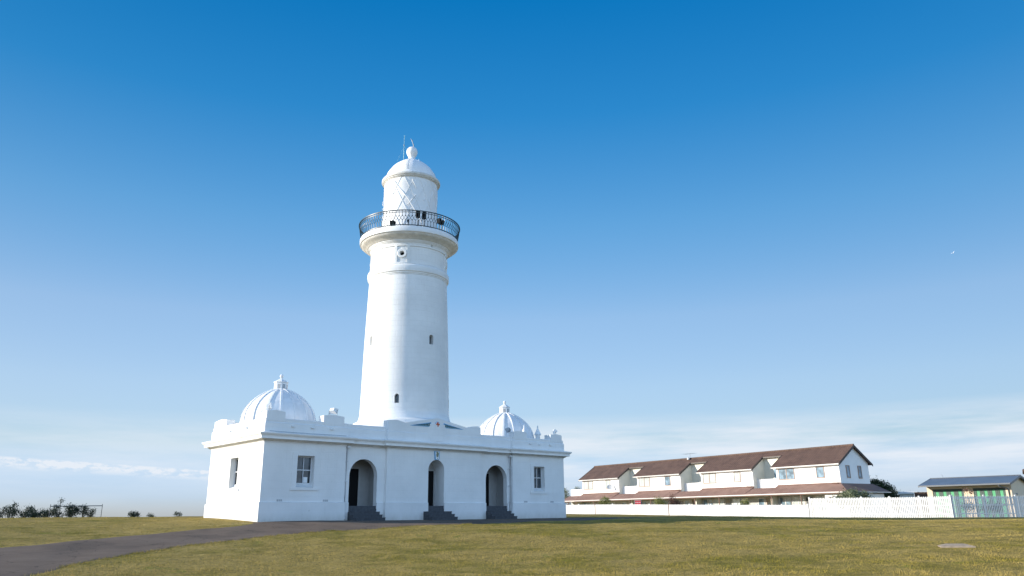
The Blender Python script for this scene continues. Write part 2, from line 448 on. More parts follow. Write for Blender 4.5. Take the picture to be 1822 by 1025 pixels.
# grass material
def grassmat():
    m, n, l, bs = newmat("dry_mown_grass")
    P = pos(n)
    a = noise(n, l, P, 0.16, 6, 0.62, 0.6)
    b = noise(n, l, P, 0.9, 6, 0.65, 0.4)
    c = noise(n, l, P, 12.0, 5, 0.7)
    d = noise(n, l, P, 70.0, 3, 0.7)
    green = ramp(n, l, b, [(0.35, (0.152, 0.132, 0.014)), (0.6, (0.255, 0.205, 0.026))])
    dry = ramp(n, l, b, [(0.35, (0.285, 0.203, 0.048)), (0.65, (0.410, 0.295, 0.088))])
    fa = mmath(n, l, 'ADD', mmath(n, l, 'MULTIPLY', a, 0.75), mmath(n, l, 'MULTIPLY', b, 0.35))
    base = mixc(n, l, ramp(n, l, fa, [(0.40, (0,0,0)), (0.58, (1,1,1))]), green, dry)
    base = mixc(n, l, ramp(n, l, noise(n, l, P, 0.55, 6, 0.65, 0.8), [(0.62, (0,0,0)), (0.70, (0.8,)*3)]), base, (0.150, 0.190, 0.012))
    base = mixc(n, l, ramp(n, l, noise(n, l, P, 2.6, 5, 0.6), [(0.60, (0,0,0)), (0.72, (0.55,)*3)]), base, (0.095, 0.060, 0.018))
    base = mixc(n, l, ramp(n, l, noise(n, l, P, 5.0, 5, 0.7), [(0.36, (0.65,)*3), (0.50, (0,0,0))]), base, (0.085, 0.075, 0.018))
    base = mixc(n, l, ramp(n, l, c, [(0.34, (0.9,)*3), (0.48, (0,0,0))]), base, (0.060, 0.052, 0.014))
    base = mixc(n, l, ramp(n, l, d, [(0.55, (0,0,0)), (0.75, (0.6,)*3)]), base, (0.40, 0.31, 0.07))
    l.new(base, bs.inputs['Base Color'])
    bs.inputs['Roughness'].default_value = 0.85; bs.inputs['Specular IOR Level'].default_value = 0.15
    b1 = bump(n, l, bs, c, 0.8, 0.05)
    bump(n, l, bs, d, 0.8, 0.02, b1)
    return m
M_grass = grassmat()
def asphalt():
    m, n, l, bs = newmat("worn_asphalt")
    P = pos(n)
    a = noise(n, l, P, 0.5, 6, 0.6); c = noise(n, l, P, 45.0, 4, 0.7)
    base = ramp(n, l, a, [(0.3, (0.120, 0.084, 0.060)), (0.7, (0.180, 0.130, 0.096))])
    base = mixc(n, l, ramp(n, l, c, [(0.5, (0,0,0)), (0.75, (0.6,)*3)]), base, (0.16, 0.135, 0.115))
    base = mixc(n, l, ramp(n, l, c, [(0.25, (0.7,)*3), (0.42, (0,0,0))]), base, (0.04, 0.036, 0.032))
    vt = n.new("ShaderNodeTexVoronoi"); vt.feature = 'DISTANCE_TO_EDGE'; vt.inputs['Scale'].default_value = 0.55
    wv_ = n.new("ShaderNodeVectorMath"); wv_.operation = 'ADD'
    nzc = n.new("ShaderNodeTexNoise"); nzc.inputs['Scale'].default_value = 1.3; nzc.inputs['Detail'].default_value = 6; l.new(P, nzc.inputs['Vector'])
    l.new(P, wv_.inputs[0]); l.new(nzc.outputs['Color'], wv_.inputs[1]); l.new(wv_.outputs[0], vt.inputs['Vector'])
    crk = ramp(n, l, vt.outputs['Distance'], [(0.0, (0.75,)*3), (0.012, (0,0,0))])
    base = mixc(n, l, crk, base, (0.022, 0.018, 0.015))
    base = mixc(n, l, ramp(n, l, noise(n, l, P, 0.22, 3, 0.5), [(0.55, (0,0,0)), (0.57, (0.30,)*3)]), base, (0.060, 0.046, 0.038))
    l.new(base, bs.inputs['Base Color']); bs.inputs['Roughness'].default_value = 0.9; bs.inputs['Specular IOR Level'].default_value = 0.2
    bump(n, l, bs, c, 0.7, 0.012)
    return m
M_asphalt = asphalt()

# ground: polar sheet round the camera, reaching the horizon
NA = 720
rad = [0.5]
while rad[-1] < 3000:
    r_ = rad[-1]; step = 0.35 if 15 < r_ < 75 else max(0.6, r_*0.05); rad.append(r_+step)
rad = np.array(rad)
angs = np.linspace(0, 2*np.pi, NA, endpoint=False)
A_, D_ = np.meshgrid(angs, rad, indexing='ij')
gx = (CAM.x + D_*np.sin(A_)).ravel(); gy = (CAM.y + D_*np.cos(A_)).ravel()
gz = height(gx, gy)
NR = len(rad)
ii, jj = np.meshgrid(np.arange(NA), np.arange(NR-1), indexing='ij')
i2 = (ii+1) % NA
gf = np.stack([ii*NR+jj, ii*NR+jj+1, i2*NR+jj+1, i2*NR+jj], -1).reshape(-1, 4)
ground = sheet("ground", gx, gy, gz, gf, M_grass)
tag(ground, kind='structure')
sea_m, n, l, bs = newmat("sea_water")
bs.inputs['Base Color'].default_value = (0.02, 0.06, 0.09, 1); bs.inputs['Roughness'].default_value = 0.15
bump(n, l, bs, noise(n, l, pos(n), 0.15, 5), 0.6, 0.8)
sea = MB().add([(-9000, 60, -12), (9000, 60, -12), (9000, 9000, -12), (-9000, 9000, -12)], [(0,1,2,3)]).build("sea", sea_m)
tag(sea, kind='structure')
# the land ends at a low cliff behind; it dips below sea level there

# asphalt path: two edges sampled in the world, draped on the ground
far_e = [(-60.0,-15.5),(-48.0,-12.5),(-38.0,-10.0),(-30.0,-7.9),(-23.9,-6.1),(-20.5,-4.6),(-16.8,-3.0),(-14.3,-2.3),(-12.9,-1.6),(-12.1,-.8),(-11.6,-0.12),(-8.0,-.06),(-3.0,-.06),(3.0,-.06),(8.0,-.06),(12.2,-.06)]
near_e = [(-60.0,-30.0),(-48.0,-25.0),(-38.0,-20.8),(-30.0,-17.6),(-25.4,-15.4),(-23.0,-12.7),(-20.7,-10.5),(-18.7,-9.2),(-16.4,-8.0),(-14.6,-7.3),(-12.5,-6.9),(-10.0,-6.6),(-6.0,-6.5),(0.0,-6.6),(6.5,-6.6),(13.5,-6.2)]
def resample(pts, n):
    p = np.array(pts, float); k = len(p)
    t = np.linspace(0, k-1, n); i = np.clip(t.astype(int), 0, k-2); f = (t-i)[:, None]
    q = lambda j: p[np.clip(j, 0, k-1)]
    a, b, c, d = q(i-1), q(i), q(i+1), q(i+2)
    return 0.5*((2*b)+(-a+c)*f+(2*a-5*b+4*c-d)*f*f+(-a+3*b-3*c+d)*f**3)
NP, NW = 420, 26
fe, ne = resample(far_e, NP), resample(near_e, NP)
wob = lambda k: (np.interp(np.arange(NP), np.arange(0, NP, 4), rng.normal(0, k, len(np.arange(0, NP, 4)))))
tt = np.linspace(0, 1, NW)[None, :, None]
ne[:, 1] += wob(0.13); fe[:200, 1] += wob(0.05)[:200]
pp = (fe[:, None, :]*(1-tt) + ne[:, None, :]*tt)
px_, py_ = pp[..., 0].ravel(), pp[..., 1].ravel()
pz_ = height(px_, py_) + 0.02
edge = np.tile((np.arange(NW) == 0) | (np.arange(NW) == NW-1), NP)
pz_ = np.where(edge, pz_-0.03, pz_)
ii, jj = np.meshgrid(np.arange(NP-1), np.arange(NW-1), indexing='ij')
pf = np.stack([ii*NW+jj, ii*NW+jj+1, (ii+1)*NW+jj+1, (ii+1)*NW+jj], -1).reshape(-1, 4)
path = sheet("path", px_, py_, pz_, pf, M_asphalt)
tag(path, kind='structure')
def on_path(x, y):
    """signed test against the path ribbon"""
    j = np.argmin((pp[:, ::5, 0][None]-x[:, None, None])**2 + (pp[:, ::5, 1][None]-y[:, None, None])**2, axis=None) if False else None
    yf = np.interp(x, fe[:, 0], fe[:, 1]); yn = np.interp(x, ne[:, 0], ne[:, 1])
    return (y < yf) & (y > yn)

# grass blades on the nearer lawn, one uncountable mass
def blades(name, x, y, hgt, wid, mat, lean=0.5):
    n_ = len(x); z = height(x, y)
    a = rng.uniform(0, 2*np.pi, n_); la = rng.uniform(0, 2*np.pi, n_); ln = rng.uniform(0, lean, n_)*hgt
    V = np.zeros((n_, 3, 3))
    dx, dy = np.cos(a)*wid/2, np.sin(a)*wid/2
    V[:, 0] = np.stack([x-dx, y-dy, z-0.01], 1); V[:, 1] = np.stack([x+dx, y+dy, z-0.01], 1)
    V[:, 2] = np.stack([x+np.cos(la)*ln, y+np.sin(la)*ln, z+hgt], 1)
    V = V.reshape(-1, 3)
    return sheet(name, V[:, 0], V[:, 1], V[:, 2], np.arange(n_*3).reshape(-1, 3), mat, False)
def blademat():
    m, n, l, bs = newmat("grass_blades")
    P = pos(n)
    a = noise(n, l, P, 0.16, 6, 0.62, 0.6); b = noise(n, l, P, 0.9, 6, 0.65, 0.4); c = noise(n, l, P, 25.0, 3, 0.6)
    fa = mmath(n, l, 'ADD', mmath(n, l, 'ADD', mmath(n, l, 'MULTIPLY', a, 0.75), mmath(n, l, 'MULTIPLY', b, 0.35)), mmath(n, l, 'MULTIPLY', mmath(n, l, 'SUBTRACT', c, 0.5), 0.35))
    base = ramp(n, l, fa, [(0.34, (0.115, 0.110, 0.010)), (0.46, (0.245, 0.198, 0.026)), (0.60, (0.40, 0.295, 0.085))])
    l.new(base, bs.inputs['Base Color']); bs.inputs['Roughness'].default_value = 0.8; bs.inputs['Specular IOR Level'].default_value = 0.15
    return m
M_blade = blademat()
nb = 430000
D = 18.5 + 43*rng.uniform(0, 1, nb)**1.25
aa = rng.uniform(R(4), R(82), nb)
bx_, by_ = CAM.x + D*np.sin(aa), CAM.y + D*np.cos(aa)
keep = (bx_ < 38.2) & ~on_path(bx_, by_) & ~((bx_ > -12) & (bx_ < 12) & (by_ > -1))
bx_, by_ = bx_[keep], by_[keep]
dens = np.sin(bx_*1.7+np.sin(by_*1.1)*2)*np.sin(by_*1.9+np.sin(bx_*0.7)*2)
hb = rng.uniform(0.012, 0.042, len(bx_)) * (1+0.6*dens) + 0.03*(rng.uniform(0,1,len(bx_)) > .985)
bl = blades("grass", bx_, by_, hb, rng.uniform(0.008, 0.02, len(bx_)), M_blade, 1.2)
tag(bl, "short dry mown grass blades covering the lawn in front of the lighthouse", "grass", kind='stuff')
# taller unmown fringe where the lawn overhangs the near edge of the path
k = 15000
ti = rng.integers(0, NP-60, k)
frk = np.interp(np.arange(NP), np.arange(0, NP, 3), rng.uniform(0, 1, len(np.arange(0, NP, 3))))[ti]
ex = ne[ti, 0] + rng.normal(0, 0.10, k) + rng.uniform(-.06,.06,k); ey = ne[ti, 1] - np.abs(rng.normal(0, 0.10, k)) + 0.05
okk = (ex > -34) & (ex < -2) & (rng.uniform(0, 1, k) < frk**1.5)
fr = blades("grass_fringe", ex[okk], ey[okk], rng.uniform(0.02, 0.10, okk.sum()), rng.uniform(0.006, 0.014, okk.sum()), M_blade, 0.9)
tag(fr, "longer ragged grass growing over the near edge of the asphalt path", "grass", kind='stuff')

# ------------------------------------------------------------------ the lighthouse
LH = empty("lighthouse", (0,0,0), 0, "tall white round lighthouse tower rising from a low white stone building with domed wings", "lighthouse")
HW, DEP, REC = 11.5, 7.05, 0.18
Z_PL, Z_C0, Z_PAR, Z_LOW = 0.94, 4.13, 4.60, 5.36
XW, XC = 6.5, 3.68      # inner edge of the wings, half width of the centre
outline = [(-HW,0),(-XW,0),(-XW,REC),(-XC,REC),(-XC,0),(XC,0),(XC,REC),(XW,REC),(XW,0),(HW,0),(HW,DEP),(-HW,DEP)]
def offset(poly, d):
    n = len(poly); out = []
    for i in range(n):
        p0, p1, p2 = Vector(poly[i-1]), Vector(poly[i]), Vector(poly[(i+1) % n])
        e1, e2 = (p1-p0).normalized(), (p2-p1).normalized()
        n1, n2 = Vector((e1.y, -e1.x)), Vector((e2.y, -e2.x))
        out.append(tuple(p1 + n1*d + n2*d if abs(e1.dot(e2)) < .5 else p1+n1*d))
    return out
def sweep(mb, poly, prof, close=True):
    n = len(poly); rings = [offset(poly, d) for d, z in prof]
    vs = [(x, y, z) for (d, z), rg in zip(prof, rings) for x, y in rg]
    m = len(prof)
    fs = [(k*n+i, k*n+(i+1) % n, (k+1)*n+(i+1) % n, (k+1)*n+i) for k in range(m-1) for i in range(n)]
    if close: fs += [((m-1)*n+i, (m-1)*n+(i+1) % n, (i+1) % n, i) for i in range(n)]
    return mb.add(vs, fs)

def arch_top(xc, hw, spring):
    return lambda x: spring + math.sqrt(max(0, hw*hw-(x-xc)**2))
def front_wall(mb, x0, x1, z0, z1, P, ops, back=0.35):
    """P(x, d, z) maps wall coords to space (d = depth behind the face); ops: (xa, xb, za, zb or arch fn, back depth)"""
    xs = {x0, x1}
    for xa, xb, za, zt, dp in ops:
        if callable(zt):
            xc, hw = (xa+xb)/2, (xb-xa)/2
            xs |= {xc - hw*math.cos(math.pi*k/20) for k in range(21)}
        else: xs |= {xa, xb}
    xs = sorted(xs)
    for a, b in zip(xs, xs[1:]):
        if b-a < 1e-7: continue
        mid = (a+b)/2; op = next((o for o in ops if o[0]-1e-6 < mid < o[1]+1e-6), None)
        if op is None:
            mb.add([P(a,0,z0),P(b,0,z0),P(b,0,z1),P(a,0,z1)], [(0,1,2,3)])
        else:
            xa, xb, za, zt, dp = op
            ta, tb = (zt(a), zt(b)) if callable(zt) else (zt, zt)
            if za > z0+1e-6:
                mb.add([P(a,0,z0),P(b,0,z0),P(b,0,za),P(a,0,za)], [(0,1,2,3)])
                mb.add([P(a,0,za),P(b,0,za),P(b,dp,za),P(a,dp,za)], [(0,1,2,3)])
            if z1 > max(ta, tb):
                mb.add([P(a,0,ta),P(b,0,tb),P(b,0,z1),P(a,0,z1)], [(0,1,2,3)])
                mb.add([P(a,0,ta),P(a,dp,ta),P(b,dp,tb),P(b,0,tb)], [(0,1,2,3)])
    for xa, xb, za, zt, dp in ops:
        for xx in (xa, xb):
            t = zt(xx) if callable(zt) else zt
            t = min(t, z1)
            if t > za: mb.add([P(xx,0,za),P(xx,dp,za),P(xx,dp,t),P(xx,0,t)], [(0,1,2,3)])

FR = lambda yy: (lambda x, d, z: (x, yy+d, z))
LF = lambda x, d, z: (-HW+d, x, z)
RF = lambda x, d, z: (HW-d, x, z)
AHW, ASP, AX = 0.94, 2.46, 5.16
CHW, CSP = 0.62, 2.92
WIN = (1.03/2, 1.74, 3.42)
w = MB(); pl = MB()
jam = 0.36
# body courses between plinth and cornice, then the plinth zone (the arches run down through both)
for z0, z1, mb, o in ((Z_PL, Z_C0+.02, w, 0.0), (-0.8, Z_PL, pl, 0.06)):
    body = z0 > 0
    winl = [(-8.985-WIN[0], -8.985+WIN[0], WIN[1], WIN[2], 0.42)] if body else []
    winr = [(8.985-WIN[0], 8.985+WIN[0], WIN[1], WIN[2], 0.42)] if body else []
    def arch(xc, hw, sp, dp):
        return (xc-hw, xc+hw, z0, arch_top(xc, hw, sp) if body else z1, dp+o)
    front_wall(mb, -HW-o, -XW+o, z0, z1, FR(-o), winl)
    front_wall(mb, -XW+o, -XC-o, z0, z1, FR(REC-o), [arch(-AX, AHW, ASP, jam)])
    front_wall(mb, -XC-o, XC+o, z0, z1, FR(-o), [arch(0, CHW, CSP, 1.02)])
    front_wall(mb, XC+o, XW-o, z0, z1, FR(REC-o), [arch(AX, AHW, ASP, jam)])
    front_wall(mb, XW-o, HW+o, z0, z1, FR(-o), winr)
    for x in (-XW+o, -XC-o, XC+o, XW-o):
        mb.add([(x,-o,z0),(x,REC-o,z0),(x,REC-o,z1),(x,-o,z1)], [(0,1,2,3)])
    front_wall(mb, -o, DEP+o, z0, z1, (lambda x, d, z: (-HW-o+d, x, z)), [(3.52-WIN[0], 3.52+WIN[0], WIN[1], WIN[2], 0.42)] if body else [])
    front_wall(mb, -o, DEP+o, z0, z1, (lambda x, d, z: (HW+o-d, x, z)), [(3.52-WIN[0], 3.52+WIN[0], WIN[1], WIN[2], 0.42)] if body else [])
    mb.add([(-HW-o,DEP+o,z0),(HW+o,DEP+o,z0),(HW+o,DEP+o,z1),(-HW-o,DEP+o,z1)], [(0,1,2,3)])
# sloping ledge on top of the plinth: strips only where the wall stands
for x0, x1, y in ((-HW-.06,-XW+.06,0),(-XW+.06,-AX-AHW,REC),(-AX+AHW,-XC-.06,REC),(-XC-.06,-CHW,0),(CHW,XC+.06,0),(XC+.06,AX-AHW,REC),(AX+AHW,XW-.06,REC),(XW-.06,HW+.06,0)):
    pl.add([(x0,y-.06,Z_PL),(x1,y-.06,Z_PL),(x1,y+.01,Z_PL+.02),(x0,y+.01,Z_PL+.02)], [(0,1,2,3)])
for x in (-1, 1):
    pl.add([(x*(HW+.06),-.06,Z_PL),(x*(HW+.06),DEP+.06,Z_PL),(x*(HW-.01),DEP+.06,Z_PL+.02),(x*(HW-.01),-.06,Z_PL+.02)], [(0,1,2,3)])
w.build("wall", M_wall, LH)
pl.build("plinth", M_plinth, LH)
# flat roof behind the parapet
MB().box(-HW+.3, HW-.3, .5, DEP-.3, 4.62, 4.80).build("roof", M_trimdirty, LH)
# cornice (corona, fillets and bed mould)
c = MB()
sweep(c, outline, [(-.05,4.06),(.03,4.08),(.03,4.12),(.09,4.15),(.15,4.20),(.19,4.215),(.33,4.225),(.335,4.345),(.355,4.36),(.355,4.395),(.40,4.41),(.43,4.45),(.455,4.50),(.455,4.53),(.10,4.60),(-.3,4.60)])
c.build("cornice", M_trim, LH)
# soffit strip: weathered underside
s_ = MB(); sweep(s_, outline, [(.045,4.112),(.10,4.145),(.16,4.195),(.20,4.210),(.328,4.219),(.328,4.222),(.20,4.222)]); s_.build("soffit", M_trimdirty, LH)
# parapet ring
par = MB()
sweep(par, outline, [(0.05,4.58),(0.05,5.10),(0.0,5.16),(0.0,5.34),(-.03,5.37),(-.40,5.37),(-.42,5.30),(-.42,4.60)])
par.build("parapet", M_wall, LH)
# panels lines: small scuppers and joints
def merlon(x0, x1, y0, y1, zt=5.72, zp=5.80, axis='x'):
    b = MB(); b.hippedbox(x0, x1, y0, y1, 5.20, zt, zp, axis)
    return b.build("merlon", M_wall, LH)
merlon(-HW+.02, -10.40, -.015, .60)
merlon(-HW-.015, -11.02, .605, 1.20, axis='y')
merlon(-8.05, -6.72, -.015, .55)
merlon(6.62, 7.82, -.015, .55)
merlon(10.20, HW-.14, -.015, .60)
merlon(10.30, 10.75, 5.6, 6.2)
merlon(-HW-.015, -11.02, 5.15, DEP-.15, axis='y')
merlon(HW-.48, HW+.015, 5.2, DEP-.1, axis='y')
merlon(-10.9, -8.2, DEP-.5, DEP+.015)
merlon(8.2, 10.9, DEP-.5, DEP+.015)
# raised centre with the low gable
g = MB(); yv = -.02
pts = [(-XC-.014,5.0),(XC-.06,5.0),(XC-.06,5.78),(3.05,5.84),(2.45,5.70),(0,6.15),(-2.45,5.70),(-3.05,5.84),(-XC-.014,5.78)]
g.extrude(pts, lambda a, b, d: (a, d, b), yv, .50)
g.build("gable", M_wall, LH)
# painted reliefs in the gable: two leafy wedges and the round badge
for sgn in (-1, 1):
    tri = [(sgn*.50,5.56),(sgn*.50,5.86),(sgn*2.15,5.555)]
    t = MB().extrude(tri, lambda a, b, d: (a, d, b), yv-.018, yv+.01).build("relief_panel", M_blue, LH)
    wz = MB()
    inner = [(sgn*.545,5.585),(sgn*.545,5.81),(sgn*1.85,5.575)]
    wz.extrude(inner, lambda a, b, d: (a, d, b), yv-.021, yv-.017)
    wz.build("relief_ground", M_teal, t)
    lv = MB(); x = .62
    while x < 1.85:
        top = 5.86 - (x-.5)*.185; hgt = (top-5.575)*.80
        cx_, cz_ = x, 5.585+hgt*.55
        for a in range(5):
            th = a*2*math.pi/5 + x*3
            r1 = hgt*.52
            lv.add([(sgn*cx_, yv-.03, cz_), (sgn*(cx_+r1*math.cos(th-.4)*.8), yv-.024, cz_+r1*math.sin(th-.4)*.8), (sgn*(cx_+r1*math.cos(th)*1.25), yv-.022, cz_+r1*math.sin(th)), (sgn*(cx_+r1*math.cos(th+.4)*.8), yv-.024, cz_+r1*math.sin(th+.4)*.8)], [(0,1,2,3)])
        x += max(.07, hgt*.95)
    lv.build("carved_leaves", M_greenp, t)
def disc(mb, cx, cz, r, y0, y1, n=28):
    return mb.extrude([(cx+r*math.cos(2*math.pi*k/n), cz+r*math.sin(2*math.pi*k/n)) for k in range(n)], lambda a, b, d: (a, d, b), y0, y1)
bd = disc(MB(), 0, 5.745, .185, yv-.03, yv+.01).build("badge", M_blue, LH)
disc(MB(), 0, 5.745, .165, yv-.034, yv-.029).build("badge_field", M_card, bd)
cr = MB().extrude([(-.045,-.14),(.045,-.14),(.045,-.045),(.14,-.045),(.14,.045),(.045,.045),(.045,.14),(-.045,.14),(-.045,.045),(-.14,.045),(-.14,-.045),(-.045,-.045)], lambda a, b, d: (a, d, 5.745+b), yv-.075, yv-.033)
cr.build("badge_cross", M_red, bd)
for dx, dz in ((0,0),(.11,0),(-.11,0),(0,.11),(0,-.11)): disc(MB(), dx, 5.745+dz, .03 if dx == dz else .02, yv-.082, yv-.076, 8).build("badge_star", M_gold, bd)
# keystone with painted crest above the middle arch
ks = MB().extrude([(-.155,3.545),(.155,3.545),(.20,4.06),(-.20,4.06)], lambda a, b, d: (a, d, b), -.07, .02).build("keystone", M_blue, LH)
MB().extrude([(-.115,3.57),(.115,3.57),(.15,4.04),(-.15,4.04)], lambda a, b, d: (a, d, b), -.078, -.068).build("keystone_face", M_card, ks)
kc = MB(); disc(kc, 0, 3.86, .085, -.12, -.07, 10); kc.box(-.05, .05, -.11, -.07, 3.72, 3.80); disc(kc, -.02, 3.99, .06, -.13, -.07, 7); disc(kc, .06, 3.94, .035, -.12, -.07, 6)
kc.build("crest", simple("worn_crest_paint", (0.22, 0.24, 0.16), 0.6, 0.5, 30), ks)
MB().box(-.012, .012, -.09, -.075, 3.60, 3.66).build("crest_mark", M_black, ks)

# windows
def window(parent, Mx, with_card=False):
    """local: x across, y into the wall, z up; origin at sill centre of opening"""
    hw, h = WIN[0], WIN[2]-WIN[1]
    def tr(mb): mb.v = [tuple(Mx @ Vector(p)) for p in mb.v]; return mb
    fr = MB()
    out = [(-hw-.33,-.16),(hw+.33,-.16),(hw+.33,0.0),(hw+.30,h+.18),(0,h+.30),(-hw-.30,h+.18),(-hw-.33,0.0)]
    # surround as four strips round the hole, 3 cm proud
    fr.extrude([(-hw-.34,-.17),(hw+.34,-.17),(hw+.34,-.02),(-hw-.34,-.02)], lambda a, b, d: (a, d, b), -.055, .005)
    fr.extrude([(-hw-.30,-.02),(-hw,-.02),(-hw,h),(-hw-.30,h)], lambda a, b, d: (a, d, b), -.03, .005)
    fr.extrude([(hw,-.02),(hw+.30,-.02),(hw+.30,h),(hw,h)], lambda a, b, d: (a, d, b), -.03, .005)
    fr.extrude([(-hw-.30,h),(hw+.30,h),(hw+.30,h+.17),(0,h+.29),(-hw-.30,h+.17)], lambda a, b, d: (a, d, b), -.03, .005)
    f = tr(fr).build("window_surround", M_wall, parent)
    fs = tr(MB().extrude([(-hw,0),(hw,0),(hw,.02),(-hw,.02)], lambda a, b, d: (a, d, b), -.02, .03)); 
    sl = tr(MB().add([(-hw,-.02,.01),(hw,-.02,.01),(hw,.26,.13),(-hw,.26,.13),(-hw,.26,0),(hw,.26,0)], [(0,1,2,3),(0,1,5,4),(2,3,4,5)])).build("sill", M_wall, f)
    w_ = MB(); y0, y1 = .24, .29
    a, b, bot, top = -hw+.01, hw-.01, .13, h-.01
    w_.box(a, a+.07, y0, y1, bot, top); w_.box(b-.07, b, y0, y1, bot, top); w_.box(a+.07, b-.07, y0, y1, top-.06, top); w_.box(a+.07, b-.07, y0, y1, bot, bot+.10)
    mid = (bot+top)/2+.02
    w_.box(a+.07, b-.07, y0-.015, y1, mid-.025, mid+.025)
    w_.box(-.018, .018, y0+.01, y1-.005, bot+.10, mid-.025); w_.box(-.018, .018, y0+.01, y1-.005, mid+.025, top-.06)
    tr(w_).build("sash", M_sash, f)
    tr(MB().box(a+.02, b-.02, .305, .32, bot, top)).build("pane", M_glass, f)
    if with_card: tr(MB().box(.06, .30, .293, .299, bot+.12, bot+.42)).build("notice_card", M_card, f)
    return f
window(LH, Matrix.Translation((-8.985, 0, WIN[1])), True)
window(LH, Matrix.Translation((8.985, 0, WIN[1])), False)
# sash reveals in the side walls
window(LH, Matrix.Translation((-HW, 3.52, WIN[1])) @ Matrix.Rotation(-math.pi/2, 4, 'Z'))
window(LH, Matrix.Translation((HW, 3.52, WIN[1])) @ Matrix.Rotation(math.pi/2, 4, 'Z'))
# small vents low on the walls and scuppers in the parapet
for x in (-10.40, -7.66, 7.66, 10.20):
    v = MB(); [v.box(x-.15+k*.11, x-.15+k*.11+.085, -.012, .01, .985, 1.09) for k in range(3)]
    v.build("wall_vent", M_vent, LH)
for y in (1.5, 5.4):
    v = MB(); [v.box(-HW-.012, -HW+.01, y-.15+k*.11, y-.15+k*.11+.085, 1.0, 1.10) for k in range(3)]
    v.build("wall_vent", M_vent, LH)
for x in (-9.95, -8.75, -7.55, 8.1, 9.0, 10.1):
    v = MB().box(x-.10, x+.10, -.17, -.04, 4.93, 4.965); v.box(x-.10, x-.07, -.16, -.045, 4.967, 5.01); v.box(x+.07, x+.10, -.16, -.045, 4.967, 5.01)
    v.build("scupper", M_trim, LH)
for y in (2.2, 4.4):
    v = MB().box(-HW-.17, -HW-.04, y-.10, y+.10, 4.93, 4.97); v.box(-HW-.16, -HW-.045, y-.10, y-.07, 4.972, 5.02); v.box(-HW-.16, -HW-.045, y+.07, y+.10, 4.972, 5.02)
    v.build("scupper", M_trim, LH)
# downpipes with rainwater heads
def downpipe(x, y, big=False):
    p = MB().tube([(x,y,4.02),(x,y,.35),(x-.02,y-.04,.20),(x-.03,y-.09,.05)], .042 if not big else .05, 8)
    o = p.build("downpipe", M_pipe, LH)
    MB().box(x-.03, x+.20, y-.09, y+.06, 3.98, 4.10).build("rainwater_head", M_pipe, o)
    for z in (1.0, 2.1, 3.2): MB().box(x-.07, x+.07, y-.055, y+.06, z-.02, z+.02).build("pipe_bracket", M_pipe, o)
downpipe(-XW+.09, REC-.14)
downpipe(XW-.26, REC-.14)
MB().tube([(XW-.05, REC-.13, 4.0), (XW-.05, REC-.13, .1)], .05, 8).build("downpipe", M_pipe, LH)
# parapet cable along the cornice
cb = MB().tube([(-11.3,-.13,4.64),(-9,-.12,4.63),(-6.6,-.13,4.64)], .012, 5); cb.build("cable", M_dull, LH)

# porches behind the arches
FL = 0.76
for xc in (-AX, AX):
    hwp, y0, y1, zt = 1.25, REC+jam, 1.58, 3.75
    p = MB()
    a, b = xc-hwp, xc+hwp
    p.add([(a,y1,FL),(b,y1,FL),(b,y1,zt),(a,y1,zt)], [(0,1,2,3)])
    for xx in (a, b): p.add([(xx,y0,FL),(xx,y1,FL),(xx,y1,zt),(xx,y0,zt)], [(0,1,2,3)])
    p.add([(a,y0,zt),(b,y0,zt),(b,y1,zt),(a,y1,zt)], [(0,1,2,3)])
    # inner face of the front wall beside the arch
    front_wall(p, a, b, FL, zt, FR(y0-.001), [(xc-AHW, xc+AHW, FL, arch_top(xc, AHW, ASP), .0005)])
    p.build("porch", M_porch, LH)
    f = MB().box(a, b, REC+.25, y1, FL-.18, FL).build("porch_floor", M_step, LH)
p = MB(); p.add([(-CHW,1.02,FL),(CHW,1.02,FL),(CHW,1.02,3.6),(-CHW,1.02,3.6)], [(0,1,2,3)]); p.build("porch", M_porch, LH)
MB().box(-CHW+.002, CHW-.002, .32, 1.02, FL-.18, FL).build("porch_floor", M_step, LH)
for xc, yb, hd, side in ((-AX,1.58,.48,1), (0,1.02,.50,1), (AX,1.58,.48,1)):
    d = MB().box(xc-hd, xc+hd, yb-.05, yb-.005, FL+.02, 2.92).build("door", M_door, LH)
    fr = MB(); fr.box(xc-hd-.10, xc-hd, yb-.09, yb-.004, FL, 3.0); fr.box(xc+hd, xc+hd+.10, yb-.09, yb-.004, FL, 3.0); fr.box(xc-hd, xc+hd, yb-.09, yb-.004, 2.92, 3.0)
    fr.build("door_frame", M_porch, d)
    h_ = MB().sphere((xc-hd+.09, yb-.09, 1.75), .03, 6); h_.tube([(xc-hd+.09, yb-.09, 1.75), (xc-hd+.09, yb-.04, 1.75)], .012, 6); h_.build("door_handle", M_brass, d)
    pn = MB()
    for z0, z1 in ((1.0,1.6),(1.75,2.75)):
        for s in (-1, 1): pn.box(xc+s*.23-.16, xc+s*.23+.16, yb-.06, yb-.048, z0, z1)
    pn.build("door_panel", M_door, d)
# flights of steps
def steps(xc, hwid, inner, y_face):
    s = MB()
    tops = [.10, .265, .43]
    for i, t in enumerate(tops):
        y0 = y_face - .06 - .3*(3-i)
        s.box(xc-hwid-.001*i, xc+hwid+.001*i, y0, y_face-.062, -.5+.01*i, t)
    s.box(xc-inner+.004, xc+inner-.004, y_face-.02, y_face+.28, .1, .595)
    s.box(xc-inner+.004, xc+inner-.004, y_face+.02, y_face+.30, .2, .76)
    for i, t in enumerate(tops):      # nosings
        y0 = y_face - .06 - .3*(3-i)
        s.box(xc-hwid-.012, xc+hwid+.012, y0-.018, y0+.05, t-.035, t+.004)
    return s.build("steps", M_step, LH)
steps(-AX+.0, .97, AHW, REC); steps(0, .97, CHW, 0); steps(AX, .97, AHW, REC)

